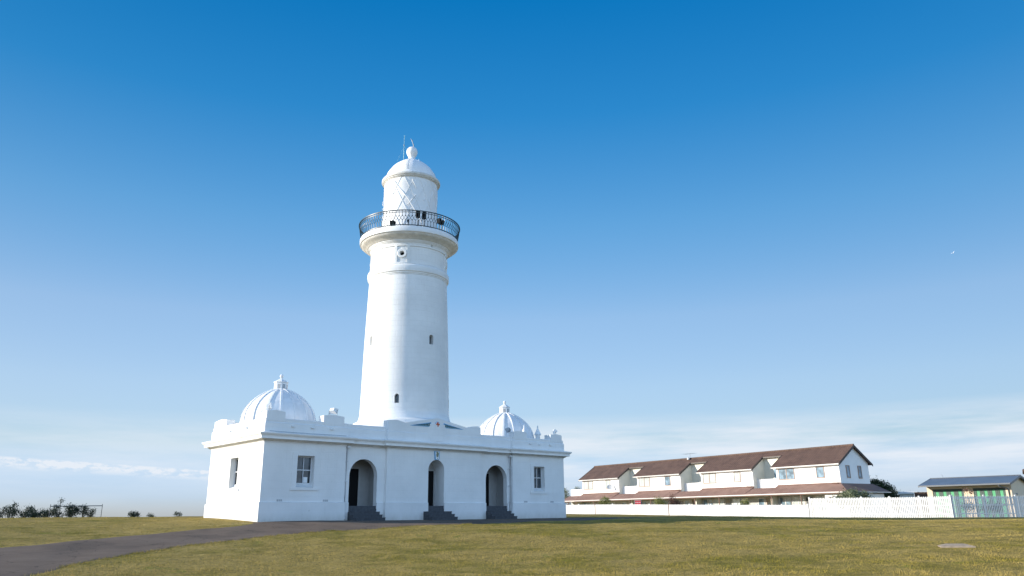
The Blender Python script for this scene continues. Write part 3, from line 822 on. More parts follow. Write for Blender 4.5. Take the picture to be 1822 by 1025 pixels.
# wing domes
def wing_dome(cx, cy):
    n = 16; z0 = 5.42
    prof = [(2.13,4.8),(2.13,5.42),(2.11,5.72),(2.05,6.02),(1.92,6.32),(1.73,6.60),(1.50,6.84),(1.25,7.05),(.98,7.23),(.70,7.37),(.44,7.47)]
    d = MB().lathe(prof, 96, cx, cy).build("wing_dome", M_dome, LH)
    for k in range(n):
        th = 2*math.pi*k/n
        vs = []; fs = []
        for i, (r, z) in enumerate(prof[1:]):
            hw_ = .075 - .045*(i/len(prof))
            for s in (-1, 1):
                for rr in (r-.02, r+.055):
                    tx, ty = -math.sin(th), math.cos(th)
                    # push outward along profile normal approx
                    nz = 0 if i < 1 else min(1, (z-z0)/ (7.52-z0))
                    ex = (rr-r)
                    x = cx + (r+ex*math.sqrt(max(0,1-nz*nz)))*math.cos(th) + s*hw_*tx
                    y = cy + (r+ex*math.sqrt(max(0,1-nz*nz)))*math.sin(th) + s*hw_*ty
                    vs.append((x, y, z+ex*nz))
            if i:
                b = i*4; a = b-4
                fs += [(a+1,b+1,b+3,a+3),(a,b,b+1,a+1),(a+2,a+3,b+3,b+2)]
        r_ = MB().add(vs, fs, False).build("dome_rib", M_dome, d)
    cu = MB(); a8 = math.pi/8
    cu.lathe([(.01,7.42),(.46,7.42),(.46,7.47),(.40,7.49),(.39,7.91),(.44,7.93),(.44,7.96),(.09,8.17),(.06,8.19),(.07,8.22)], 8, cx, cy, False, a0=a8)
    c_ = cu.build("cupola", M_dome, d)
    MB().lathe([(.07,8.20),(.05,8.23),(.095,8.28),(.11,8.34),(.09,8.40),(.03,8.45),(.001,8.46)], 16, cx, cy).build("cupola_finial", M_dome, d)
    lo = MB()
    for k in range(8):
        th = math.pi*k/4
        Mx = Matrix.Translation((cx+.366*math.cos(th), cy+.366*math.sin(th), 7.68)) @ Matrix.Rotation(th, 4, 'Z')
        lo.obox(Mx, .006, .085, .13)
    lo.build("louvre", M_vent, d)
    return d
wing_dome(-9.08, 3.52); wing_dome(8.95, 3.52)
# ventilator turrets near the right wing
def turret(x, y, z0, s=1.0):
    t = MB().lathe([(.20*s,z0),(.20*s,z0+.62*s),(.31*s,z0+.66*s),(.31*s,z0+.70*s),(.19*s,z0+.95*s),(.09*s,z0+1.16*s),(.07*s,z0+1.22*s)], 8, x, y, False)
    o = t.build("roof_ventilator", M_trim, LH)
    MB().lathe([(.07*s,z0+1.2*s),(.05*s,z0+1.26*s),(.075*s,z0+1.32*s),(.05*s,z0+1.40*s),(.02*s,z0+1.52*s),(.001,z0+1.56*s)], 10, x, y).build("ventilator_finial", M_trim, o)
# floodlights
def flood(x, y, z, rz, tilt=25, w_=.24, mat=None, name="floodlight", parent=None):
    m = MB()
    Mx = Matrix.Translation((x, y, z+.30)) @ Matrix.Rotation(rz, 4, 'Z') @ Matrix.Rotation(R(tilt), 4, 'X')
    vs = [Mx @ Vector(p) for p in ((-w_,-.10,-.17),(w_,-.10,-.17),(w_,-.10,.17),(-w_,-.10,.17),(-w_*.55,.16,-.09),(w_*.55,.16,-.09),(w_*.55,.16,.09),(-w_*.55,.16,.09))]
    m.add(vs, [(3,2,1,0),(4,5,6,7),(0,1,5,4),(1,2,6,5),(2,3,7,6),(3,0,4,7)])
    o = m.build(name, mat or M_trim, parent or LH)
    b = MB()
    for s in (-1, 1):
        e = Matrix.Rotation(rz, 4, 'Z') @ Vector((s*(w_+.02), 0, 0))
        b.tube([(x+e.x, y+e.y, z-.02), (x+e.x, y+e.y, z+.32)], .016, 6)
    b.build("floodlight_bracket", M_dull, o)
    return o

# ------------------------------------------------------------------ the tower
# stepped base and flared foot
tb = MB().lathe([(3.75,4.7),(3.75,5.75),(3.60,5.83),(3.45,5.86),(3.42,6.02),(3.30,6.08),(3.12,6.18),(3.04,6.36),(2.985,6.62)], 128, 0, TY)
tb.build("tower_base", M_tower, LH)
sh = MB()
prof = [(2.985,6.62)]
for k in range(1, 13):
    z = 6.62 + (15.83-6.62)*k/12
    prof.append((float(np.interp(z, [6.62,11.3,15.85],[2.985,2.875,2.717])), z))
prof += [(2.74,15.86),(2.74,15.92),(2.78,15.94),(2.78,16.00),(2.845,16.06),(2.855,16.16),(2.855,16.40),(2.83,16.47),(2.76,16.52),(2.70,16.60)]
inner = [(2.2,16.60),(2.2,6.62)]
sh.lathe(prof+inner, 144, 0, TY, close=True)
shaft = sh.build("tower_shaft", M_tower, LH)
def angdir(deg):     # 0 = straight out of the facade (-Y), +90 = +X
    a = R(deg); return Vector((math.sin(a), -math.cos(a), 0))
def slit_cutter(deg, zc, hw, h, r, depth=.5):
    d = angdir(deg); t = Vector((-d.y, d.x, 0))
    pts = [(-hw,-h/2),(hw,-h/2),(hw,h/2-hw)] + [(hw*math.cos(R(a)), h/2-hw+hw*math.sin(R(a))) for a in range(15,180,15)] + [(-hw,h/2-hw)]
    f = lambda a, b, q: tuple(Vector((0,TY,zc+b)) + d*(r+q) + t*a)
    return MB().extrude(pts, f, -depth, .4), d, t
SL = [(-45,7.42,.145,.60,2.97),(45,7.42,.145,.60,2.97),(0,11.42,.165,.66,2.88),(-90,11.42,.165,.66,2.88)]
cuts = []
for deg, zc, hw_, h_, r_ in SL: cuts.append(slit_cutter(deg, zc, hw_, h_, r_)[0])
cut(shaft, cuts)
for deg, zc, hw_, h_, r_ in SL:
    d = angdir(deg); t = Vector((-d.y, d.x, 0))
    m = MB(); f = lambda a, b, q: tuple(Vector((0,TY,zc+b)) + d*(r_+q) + t*a)
    m.extrude([(-hw_-.02,-h_/2-.02),(hw_+.02,-h_/2-.02),(hw_+.02,h_/2+.02),(-hw_-.02,h_/2+.02)], f, -.34, -.32)
    m.build("slit_window", M_glass if deg > -80 else M_trim, shaft)
# drum below the gallery, with recessed panels and oculus bays on the diagonals
dr = MB().lathe([(2.655,16.58),(2.655,18.16),(2.2,18.16),(2.2,16.58)], 144, 0, TY, close=True)
drum = dr.build("upper_drum", M_tower, LH)
oc = []
for deg in (-45, 45, 135, -135):
    d = angdir(deg); t = Vector((-d.y, d.x, 0))
    f = lambda a, b, q: tuple(Vector((0,TY,17.33+b)) + d*(2.6+q) + t*a)
    oc.append(MB().extrude([(.15*math.cos(2*math.pi*k/20), .15*math.sin(2*math.pi*k/20)) for k in range(20)], f, -.3, .4))
cut(drum, oc)
def arcband(mb, a0, a1, r0, r1, z0, z1, n=24):
    vs = []; fs = []
    for i in range(n+1):
        a = R(a0+(a1-a0)*i/n); c, s = math.sin(a), -math.cos(a)
        vs += [(r0*c, TY+r0*s, z0), (r1*c, TY+r1*s, z0), (r1*c, TY+r1*s, z1), (r0*c, TY+r0*s, z1)]
        if i: b = i*4; q = b-4; fs += [(q+1,b+1,b+2,q+2),(q+2,b+2,b+3,q+3),(q,b,b+1,q+1)]
    fs += [(0,1,2,3), tuple(n*4+k for k in (3,2,1,0))]
    mb.add(vs, fs, True); return mb
fb = MB()
for q in range(4):
    c0 = -45 + 90*q
    for s in (-1, 1):     # twin pilaster strips either side of the oculus
        arcband(fb, c0+s*9.3-1.9, c0+s*9.3+1.9, 2.60, 2.715, 16.60, 17.98, 6)
    arcband(fb, c0+11.2, c0+78.8, 2.60, 2.712, 17.86, 17.98, 40)     # frame over each long panel
    arcband(fb, c0+11.2, c0+78.8, 2.60, 2.712, 16.60, 16.68, 40)
    arcband(fb, c0-7.4, c0+7.4, 2.60, 2.712, 17.86, 17.98, 10)
    arcband(fb, c0-7.4, c0+7.4, 2.60, 2.712, 16.60, 16.70, 10)
arcband(fb, 0, 360, 2.60, 2.72, 17.982, 18.16, 144)
fb.build("panel_frame", M_tower, drum)
for deg in (-45, 45, 135, -135):
    d = angdir(deg); t = Vector((-d.y, d.x, 0))
    f = lambda a, b, q: tuple(Vector((0,TY,17.33+b)) + d*(2.6+q) + t*a)
    rg = MB(); nn = 28
    vs = []; fs = []
    for k in range(nn):
        th = 2*math.pi*k/nn
        for rr, q in ((.15,.03),(.17,.13),(.30,.13),(.33,.10),(.33,.0)): vs.append(f(rr*math.cos(th), rr*math.sin(th), q))
    for k in range(nn):
        j = (k+1) % nn
        for m_ in range(4): fs.append((k*5+m_, k*5+m_+1, j*5+m_+1, j*5+m_))
    rg.add(vs, fs, True); rg.build("oculus_ring", M_trim, drum)
    MB().extrude([(.17*math.cos(2*math.pi*k/20), .17*math.sin(2*math.pi*k/20)) for k in range(20)], f, -.22, -.20).build("oculus_glass", M_black, drum)
# gallery: bed mouldings, cove and slab
gl = MB().lathe([(2.60,18.10),(2.76,18.10),(2.76,18.15),(2.82,18.16),(2.82,18.21),(2.88,18.22),(2.88,18.27),(2.94,18.29),(3.02,18.36),(3.14,18.43),(3.28,18.49),(3.36,18.56),(3.38,18.60),(3.38,18.63),(3.44,18.635),(3.49,18.66),(3.50,18.72),(3.50,18.97),(3.47,19.03),(3.40,19.05),(1.85,19.06),(1.85,18.9)], 144, 0, TY)
gl.build("gallery", M_lantern, LH)
cv = MB().lathe([(2.945,18.288),(3.025,18.358),(3.145,18.428),(3.285,18.488),(3.365,18.558),(3.385,18.598)], 144, 0, TY); cv.build("gallery_cove", M_trimdirty, LH)
# railing
ZB, ZT, RB, RT_ = 19.10, 20.10, 3.44, 3.60
def ring(r, z, th): 
    return MB().lathe([(r-th,z-th),(r+th,z-th),(r+th,z+th),(r-th,z+th)], 160, 0, TY, close=True, smooth=False)
rail = ring(RT_, ZT, .028).build("gallery_railing", M_iron, LH)
r2 = MB()
for r, z, th in ((RT_-.02, ZT-.13, .018), (RB, ZB, .024)):
    r2.lathe([(r-th,z-th),(r+th,z-th),(r+th,z+th),(r-th,z+th)], 160, 0, TY, close=True, smooth=False)
r2.build("lower_rail", M_iron, rail)
NBAL = 100
pitch_w = 2*math.pi*3.5/NBAL
bm_ = MB()      # one baluster at angle 0 (along +X from the tower axis)
rr = lambda z: RB + (RT_-RB)*(z-ZB)/(ZT-ZB)
bm_.tube([(rr(ZB),0,ZB),(rr(ZB+.36),0,ZB+.36)], .019, 4, False)
bm_.tube([(rr(ZB+.60),0,ZB+.60),(rr(ZT),0,ZT)], .019, 4, False)
for s in (-1, 1):
    bm_.tube([(rr(ZB+.30),0,ZB+.30),(rr(ZB+.38),s*pitch_w*.22,ZB+.38),(rr(ZB+.47),s*pitch_w*.5,ZB+.47),(rr(ZB+.57),s*pitch_w*.24,ZB+.57),(rr(ZB+.68),0,ZB+.68)], .016, 4, False)
bm_.tube([(rr(ZB+.64),0,ZB+.62),(rr(ZB+.68),0,ZB+.70)], [.020,.008], 5, False)
bm_.tube([(rr(ZB+.24),0,ZB+.24),(rr(ZB+.32),0,ZB+.33)], [.008,.018], 5, False)
bm_.v = [(x, y, z-ZB) for x, y, z in bm_.v]
b0 = bm_.build("baluster", M_iron, rail, (0, TY, ZB))
for k in range(1, NBAL):
    c = b0.copy(); COL.objects.link(c); c.parent = rail; c.location = (0, TY, ZB); c.rotation_euler = (0,0,2*math.pi*k/NBAL)
bp = MB()
for k in range(20):
    a = 2*math.pi*(k+.5)/20
    bp.tube([(RB*math.cos(a), TY+RB*math.sin(a), 18.98), (RB*math.cos(a), TY+RB*math.sin(a), ZB)], .022, 5)
bp.build("rail_foot", M_iron, rail)
# lantern room
LR = 1.925
lt = MB().lathe([(2.02,19.06),(2.02,19.30),(LR,19.38),(LR,23.40)], 128, 0, TY)
lan = lt.build("lantern_room", M_lantern, LH)
lb = MB()
for sgn in (-1, 1):
    for k in range(12):
        pts = []
        for i in range(17):
            z = 19.5 + 3.85*i/16; a = 2*math.pi*k/12 + sgn*R(56)*i/16 + R(7)
            pts.append(((LR+.006)*math.cos(a), TY+(LR+.006)*math.sin(a), z))
        lb.tube(pts, .025, 4, False)
lb.build("glazing_bar", M_trim, lan)
# grab loops on the lantern wall
for k in range(10):
    a = 2*math.pi*k/10 + .2; z = 21.2 + .45*(k % 3)
    r0, r1 = LR, LR+.10
    P = lambda r, da, dz: (r*math.cos(a+da), TY+r*math.sin(a+da), z+dz)
    MB().tube([P(r0,0,0),P(r1,0,0),P(r1,.05,.16),P(r0,.05,.16)], .012, 5).build("grab_handle", M_trim, lan)
# leaning poles against the lantern, seen bright in the sun
def angp(deg, r, z): d = angdir(deg); return (d.x*r, TY+d.y*r, z)
MB().tube([angp(-72, LR+.05, 23.1), angp(-40, 2.05, 21.6), angp(-16, 2.25, 20.0), angp(-12, 2.3, 19.5)], .028, 6).build("stay_pole", M_trim, LH)
MB().tube([angp(-24, LR+.05, 22.0), angp(-40, LR+.05, 21.2)], .022, 6).build("stay_pole", M_trim, LH)
MB().tube([angp(-33, LR+.05, 23.15), angp(-24, LR+.05, 22.5)], .02, 6).build("stay_pole", M_trim, LH)
ev = MB().lathe([(1.90,23.36),(1.98,23.38),(1.99,23.42),(2.05,23.44),(2.055,23.49),(2.10,23.51),(2.13,23.56),(2.13,23.66),(2.10,23.71),(1.97,23.73),(1.9,23.75)], 128, 0, TY)
ev.build("lantern_eave", M_trimdirty, lan)
# lantern dome
_dz = [23.72,23.9,24.1,24.3,24.52,24.76,24.95,25.12,25.28,25.40,25.49]; _dr = [1.90,1.87,1.82,1.74,1.60,1.43,1.24,1.03,.80,.58,.34]
def dome_r(z): return float(np.interp(z, _dz, _dr))
dp = [(r, z) for r, z in zip(_dr, _dz)]
dome = MB().lathe(dp+[(.22,25.52)], 128, 0, TY).build("lantern_dome", M_lantern, LH)
MB().lathe([(.36,25.46),(.30,25.56),(.235,25.66),(.235,25.74),(.27,25.80),(.30,25.88),(.36,25.98),(.40,26.10),(.41,26.20),(.40,26.30),(.34,26.44),(.24,26.54),(.10,26.60),(.001,26.61)], 40, 0, TY).build("ball_vent", M_lantern, dome)
# ladder strip on the dome
lad = MB()
cam_face = math.degrees(math.atan2(-(30.02)/1.0, 43.5))   # facing camera, in facade degrees
for s in (-1, 1):
    pts = []
    for k in range(10):
        z = 24.0+1.3*k/9; r = dome_r(z)+.03; z += .03
        d = angdir(cam_face-9); t = Vector((-d.y, d.x, 0))
        q = Vector((0,TY,z)) + d*r + t*s*.13
        pts.append(q)
    lad.tube(pts, .014, 5)
    if s < 0: keep_l = pts
    else:
        for a_, b_ in zip(keep_l, pts): lad.tube([a_, b_], .011, 5)
lad.build("dome_ladder", M_trim, dome)
# mast, stays, weather vane and lightning rods
def offc(px, dep, z):   # offset to the camera's right (px metres) and away (dep metres) of the tower axis
    rr_ = Vector((.823,-.568,0)); ff_ = Vector((.568,.823,0)); q = rr_*px + ff_*dep
    return Vector((q.x, TY+q.y, z))
ms = MB().tube([offc(-.62,.35,25.2), offc(-.61,.35,26.9)], .018, 6); ms.tube([offc(-.61,.35,26.9), offc(-.60,.35,27.75)], .013, 6)
mast = ms.build("aerial_mast", M_copper, LH)
MB().sphere(tuple(offc(-.61,.35,26.92)), .05, 6).build("mast_clamp", M_dull, mast)
stv = MB().tube([offc(-.61,.35,26.85), offc(-1.28,.2,24.95)], .007, 4); stv.tube([offc(-.61,.35,26.85), offc(.35,.35,25.6)], .009, 4); stv.tube([offc(-.61,.35,27.5), offc(-.48,.35,27.75)], .008, 4)
stv.build("mast_stay", M_copper, mast)
vn = MB().tube([offc(.10,0,26.55), offc(.09,0,26.78)], .03, 6)
vn.tube([offc(.14,0,26.7), offc(.0,0,27.1), offc(-.12,0,27.32)], [.02,.03,.012], 6); vn.tube([offc(-.02,0,27.08), offc(.06,0,27.22)], .018, 6); vn.tube([offc(.02,0,26.95), offc(.10,0,26.75)], .015, 6)
vn.build("weather_vane", M_dull, LH)
for q, z0, z1, mt in ((-1.93, 23.5, 24.25, M_dull), (1.72, 23.7, 24.65, M_iron), (1.98, 23.5, 23.95, M_iron)):
    MB().tube([offc(q, .2, z0), offc(q+.01, .2, z1)], .011, 5).build("lightning_rod", mt, LH)
MB().tube([offc(.50,-1.05,25.15), offc(.52,-1.25,24.55)], .014, 5).build("handrail", M_trim, dome)
# ladder hoops on the left side of lantern
hp = MB()
for z in (20.2, 20.75, 21.3, 21.85):
    hp.tube([offc(-1.88,.1,z), offc(-2.02,.1,z+.05), offc(-2.02,.1,z+.3), offc(-1.88,.1,z+.35)], .018, 5)
hp.tube([offc(-1.97,.1,19.1), offc(-1.97,.1,21.0)], .02, 5)
hp.build("wall_loops", M_trim, lan)
# gallery floodlights and boxes
def gbox(deg, r, z, sx, sz, mat, name):
    d = angdir(deg); Mx = Matrix.Translation((d.x*r, TY+d.y*r, z)) @ Matrix.Rotation(R(deg), 4, 'Z')
    m = MB().obox(Mx, sx, .13, sz)
    m.obox(Mx @ Matrix.Translation((0,.16,0)), sx*.6, .05, sz*.6)
    o = m.build(name, mat, LH)
    MB().tube([(d.x*r, TY+d.y*r, z-sz+.02), (d.x*r, TY+d.y*r, 19.05)], .025, 6).build("lamp_stand", M_iron, o)
    MB().obox(Mx @ Matrix.Translation((0,-.135,0)), sx*.85, .008, sz*.8).build("lamp_glass", M_black, o)
gbox(-25, 3.15, 20.02, .13, .24, M_black, "gallery_floodlight")
gbox(-17, 3.12, 19.98, .12, .23, M_black, "gallery_floodlight")
gbox(-56, 3.20, 19.33, .15, .16, M_black, "gallery_floodlight")
gbox(6, 3.1, 19.88, .10, .18, M_black, "gallery_floodlight")
gbox(11, 3.1, 19.84, .08, .16, M_black, "gallery_floodlight")
gbox(-37, 3.25, 19.45, .06, .06, M_black, "gallery_floodlight")

# turrets and floodlights on the wings
turret(10.5, 1.6, 5.3, .82)
turret(8.75, 1.2, 5.3, .75)
flood(-7.33, .25, 5.76, R(118), 28, .25)
flood(-11.0, .75, 5.78, R(60), -10, .15)
flood(4.4, 1.5, 5.62, R(120), 10, .22)
flood(11.0, .3, 5.72, R(75), 60, .09)
flood(6.9, .9, 5.62, R(200), 40, .20, M_dull)

# ------------------------------------------------------------------ row of townhouses on the right
def tiles(name, c_lo, c_hi, rowh=0.33):
    m, n, l, bs = newmat(name)
    P = pos(n)
    tcn = n.new("ShaderNodeTexCoord"); O = tcn.outputs['Object']
    sp = n.new("ShaderNodeSeparateXYZ"); l.new(O, sp.inputs[0])
    wy = mmath(n, l, 'SINE', mmath(n, l, 'MULTIPLY', sp.outputs[1], 2*math.pi/0.30))
    wx = mmath(n, l, 'FRACT', mmath(n, l, 'MULTIPLY', sp.outputs[0], 1/rowh))
    a = noise(n, l, P, 1.1, 6, 0.65); b = noise(n, l, P, 9.0, 4, 0.7)
    base = ramp(n, l, mmath(n, l, 'ADD', mmath(n, l, 'MULTIPLY', a, 0.5), mmath(n, l, 'MULTIPLY', b, 0.5)), [(0.38, c_lo), (0.62, c_hi)])
    dk = ramp(n, l, wx, [(0.0, (0.8,)*3), (0.10, (0,0,0))])
    base = mixc(n, l, dk, base, tuple(c*0.35 for c in c_lo))
    l.new(base, bs.inputs['Base Color']); bs.inputs['Roughness'].default_value = 0.75
    h = mmath(n, l, 'ADD', mmath(n, l, 'MULTIPLY', wy, 0.5), wx)
    b1 = bump(n, l, bs, h, 0.7, 0.03); bump(n, l, bs, b, 0.5, 0.02, b1)
    return m
M_tile = tiles("brown_concrete_tiles", (0.064, 0.036, 0.026), (0.132, 0.078, 0.056))
M_tile2 = tiles("sunlit_pink_brown_tiles", (0.17, 0.095, 0.072), (0.27, 0.165, 0.130))  # paler than the upper roof: grazing sun and reflection put into the colour
M_render = simple("white_painted_brick", (0.78, 0.78, 0.765), 0.7, 0.04, 1.2, bmp=0.3)
M_cream = simple("cream_render", (0.70, 0.67, 0.57), 0.75, 0.05, 1.2, bmp=0.2)
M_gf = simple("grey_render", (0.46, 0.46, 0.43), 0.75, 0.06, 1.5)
M_fascia = simple("dark_brown_fascia", (0.035, 0.025, 0.022), 0.5, 0.1, 4)
M_gut = simple("white_gutter", (0.62, 0.61, 0.59), 0.4, 0.05, 4)
M_timber = simple("brown_stained_timber", (0.12, 0.055, 0.035), 0.6, 0.2, 8)
M_winf = simple("brown_window_frame", (0.30, 0.19, 0.13), 0.5, 0.1, 6)
M_alum = simple("pale_window_frame", (0.62, 0.60, 0.57), 0.45, 0.06, 6)
M_curt = simple("pale_curtain_glass", (0.42, 0.46, 0.45), 0.15, 0.12, 1.5)
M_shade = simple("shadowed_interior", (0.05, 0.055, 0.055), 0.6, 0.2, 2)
HA = R(6.9)
HP0 = Vector((46.2, -4.3, 0))
hd_ = Vector((math.sin(HA), math.cos(HA), 0)); hn_ = Vector((math.cos(HA), -math.sin(HA), 0))
def HL(s, t): return HP0 + hd_*s + hn_*t
starts = [0.2, 10.50, 20.95, 31.6]
lens = [10.30, 10.45, 10.65, 8.9]
hlabels = ["nearest white townhouse of the row, with the gable end wall and two narrow windows",
           "second white townhouse from the gable end, its balcony beside the big gable house",
           "third white townhouse from the gable end, with a roof aerial on its ridge",
           "farthest white townhouse of the row, with a satellite dish on its upper wall"]
def wnd(parent, x, y0, y1, z0, z1, split=True, glass=None, frame=None, axis='y', name="window"):
    """window in a wall facing -x (axis y) or -y (axis x)"""
    g = glass or M_glassb; f = MB(); fm = frame or M_alum
    def bx(m, a0, a1, b0, b1, d0, d1):
        if axis == 'y': m.box(x+d0, x+d1, a0, a1, b0, b1)
        else: m.box(a0, a1, x+d0, x+d1, b0, b1)
    t = .06
    bx(f, y0-t, y0, z0-t, z1+t, -.05, .03); bx(f, y1, y1+t, z0-t, z1+t, -.05, .03)
    bx(f, y0, y1, z0-t, z0, -.07, .03); bx(f, y0, y1, z1, z1+t, -.05, .03)
    if split: ym = (y0+y1)/2; bx(f, ym-.04, ym+.04, z0, z1, -.045, .03)
    o = f.build(name, fm, parent)
    m = MB()
    if split: bx(m, y0, ym-.04, z0, z1, -.02, .025); bx(m, ym+.04, y1, z0, z1, -.02, .025)
    else: bx(m, y0, y1, z0, z1, -.02, .025)
    m.build("pane", g, o)
    return o
def townhouse(i):
    L = lens[i]; base = HL(starts[i], 0); gz = -0.9
    T = empty("townhouse", tuple(base), -HA, hlabels[i], "house", "row of white townhouses with brown roofs")
    y1 = 7.3            # left end of the projecting front
    E_, RZ, RT2 = 4.78, 6.62, 2.62
    slope = (RZ-E_)/(RT2+.35)
    roofz = lambda t: E_ + slope*(t+.35) if t <= RT2 else RZ - slope*(t-RT2)
    # walls of the upper floor
    w_ = MB()
    prof = [(0,2.3),(0,roofz(0)-.06),(RT2,roofz(RT2)-.06),(5.2,roofz(5.2)-.06),(5.2,2.3)]
    w_.extrude(prof, lambda a, b, d: (a, d, b), 0.0, y1)
    o = w_.build("upper_wall", M_render, T)
    # recessed bay behind the balcony
    rb = MB(); tb_ = 2.05
    prof = [(tb_,2.3),(tb_,roofz(tb_)-.10),(RT2,roofz(RT2)-.06),(5.2,roofz(5.2)-.06),(5.2,2.3)]
    rb.extrude(prof, lambda a, b, d: (a, d, b), y1+.002, L-.002)
    if i < 3: rb.build("recessed_wall", M_cream, T)
    if i < 3: MB().box(tb_-.06, tb_-.002, y1+.6, y1+1.7, 2.75, 4.7).build("balcony_door", M_glassb, T)
    # side wall facing the balcony is cream
    if i > 0:
        s2 = MB().extrude([(0.005,2.3),(0.005,roofz(0)-.08),(tb_+.1,roofz(tb_)-.08),(tb_+.1,2.3)], lambda a, b, d: (a, d, b), -.012, -.002)
        s2.build("side_wall", M_cream, T)
    # roof: projecting front plus continuous rear part
    r_ = MB(); th = .10
    def roofpiece(mb, t0, t1, ya, yb, dz=0):
        P = [(t0, roofz(t0)+dz), (t1, roofz(t1)+dz), (t1, roofz(t1)+dz-th), (t0, roofz(t0)+dz-th)]
        mb.extrude(P, lambda a, b, d: (a, d, b), ya, yb)
    yr0 = -.18 if i else -.28
    roofpiece(r_, -.38, 1.75, yr0, y1+.32)
    roofpiece(r_, 1.75, RT2, yr0, L-.18 if i < 3 else y1+.32)
    roofpiece(r_, RT2, 5.55, yr0, L-.18 if i < 3 else y1+.32)
    ro = r_.build("roof", M_tile, T)
    rc = MB().tube([(RT2, yr0, RZ+.02), (RT2, (L-.2) if i < 3 else y1+.32, RZ+.02)], .11, 8); rc.build("ridge_cap", M_tile, ro)
    for ye, sg in ((yr0, -1), (y1+.32, 1)):
        for t0, t1 in ((-.38, 1.75 if (sg > 0 and i < 3) or i else RT2), ):
            P = [(t0,roofz(t0)+.03),(t1,roofz(t1)+.03),(t1,roofz(t1)-.20),(t0,roofz(t0)-.20)]
            MB().extrude(P, lambda a, b, d: (a, d, b), ye+sg*.003, ye+sg*.045).build("verge_board", M_fascia, ro)
        if (i == 0 and sg < 0):
            P = [(RT2,roofz(RT2)+.03),(5.6,roofz(5.6)+.03),(5.6,roofz(5.6)-.20),(RT2,roofz(RT2)-.20)]
            MB().extrude(P, lambda a, b, d: (a, d, b), ye+sg*.003, ye+sg*.045).build("verge_board", M_fascia, ro)
        if (i == 3 and sg > 0):
            P = [(1.75,roofz(1.75)+.03),(RT2,roofz(RT2)+.03),(RT2,roofz(RT2)-.20),(1.75,roofz(1.75)-.20)]
            MB().extrude(P, lambda a, b, d: (a, d, b), ye+sg*.003, ye+sg*.045).build("verge_board", M_fascia, ro)
    gt = MB().box(-.46, -.385, yr0, y1+.32, roofz(-.38)-.11, roofz(-.38)-.04); gt.build("upper_gutter", M_gut, ro)
    MB().box(-.384, -.02, yr0+.05, y1+.27, roofz(-.38)-.16, roofz(-.38)-.135).build("eave_soffit", M_gut, ro)
    if i < 3: MB().box(1.66, 1.745, y1+.33, L-.19, roofz(1.75)-.16, roofz(1.75)-.04).build("recess_gutter", M_fascia, ro)
    MB().tube([(-.40, .02, 4.68), (-.10, -.06, 4.45), (-.07, -.06, 2.9)], .04, 6).build("downpipe", M_gut, T)
    # balcony parapet
    if i < 3: MB().box(.62, .74, y1, L-.01, 2.3, 3.64).build("balcony_parapet", M_render, T)
    else: MB().box(.0, .12, y1+.002, L+.9, 2.3, 3.55).build("balcony_parapet", M_render, T)
    # upper windows
    wnd(T, 0, 5.15, 6.95, 3.50, 4.50, True, M_glassb if i in (0, 2+10) else M_curt, M_winf)
    wnd(T, 0, 1.70, 2.50, 3.50, 4.48, False, M_glassb if i in (0, 2) else M_curt, M_winf)
    if i == 0:
        wnd(T, 0, 1.22, 1.72, 3.45, 4.55, False, M_glassb, M_winf, 'x'); wnd(T, 0, 3.28, 3.78, 3.42, 4.55, False, M_glassb, M_winf, 'x')
    # verandah roof tiles, their colour lightened to stand for grazing sun
    vz = lambda t: 2.05 + (2.86-2.05)/1.9*(t+1.9)
    v = MB(); t_ = .09
    ya = 0 if i else -1.55
    def vp(ta, tb, ya, yb, za, zb):
        v.extrude([(ta,za),(tb,zb),(tb,zb-t_),(ta,za-t_)], lambda a, b, d: (a, d, b), ya, yb)
    if i == 0:
        zc = vz(0)
        # hipped corner wrapping the gable end
        v.add([(-1.9,-1.75,2.05),(0,0,zc),(0,0,zc-t_),(-1.9,-1.75,2.05-t_), (-1.9,y1,2.05),(0,y1,zc),(0,y1,zc-t_),(-1.9,y1,2.05-t_), (5.6,-1.75,2.05),(5.6,0,zc),(5.6,0,zc-t_),(5.6,-1.75,2.05-t_)],
              [(0,4,5,1),(3,2,6,7),(0,3,7,4),(4,7,6,5),(0,1,9,8),(3,11,10,2),(0,8,11,3),(8,9,10,11)])
    else: vp(-1.9, 0, 0, y1, 2.05, vz(0))
    ye = L if i < 3 else L+.9
    v2 = MB(); v2.extrude([(-1.9,2.05),(-.25,2.68),(.62,2.72),(.62,2.62),(-.25,2.68-t_),(-1.9,2.05-t_)], lambda a, b, d: (a, d, b), y1+.001, ye)
    vo = v.build("verandah_roof", M_tile2, T); v2.build("verandah_roof", M_tile2, T)
    MB().tube([(-.15, .2, vz(-.1)+.05), (-.02, .9, vz(0)+.03)], .07, 6).build("flashing", M_timber, vo)
    MB().tube([(-.02, y1-.05, vz(0)+.04), (-.02, .0, vz(0)+.04)], .05, 6).build("roof_flashing", M_tile2, vo)
    g2 = MB().box(-1.99, -1.905, ya, ye, 1.935, 2.015); 
    if i == 0: g2.box(-1.99, 5.6, -1.84, -1.755, 1.935, 2.015)
    g2.build("gutter", M_gut, vo)
    g3 = MB().box(-1.95, -1.88, ya, ye, 1.84, 1.91); g3.build("verandah_beam", M_timber, T)
    MB().box(-1.87, -.0, ya, ye, 1.86, 1.90).build("verandah_ceiling", M_cream, T)
    # ground floor
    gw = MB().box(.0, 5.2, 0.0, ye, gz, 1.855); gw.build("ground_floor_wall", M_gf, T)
    MB().box(.0, 5.2, 0, ye, 1.905, 2.30).build("floor_band", M_cream, T)
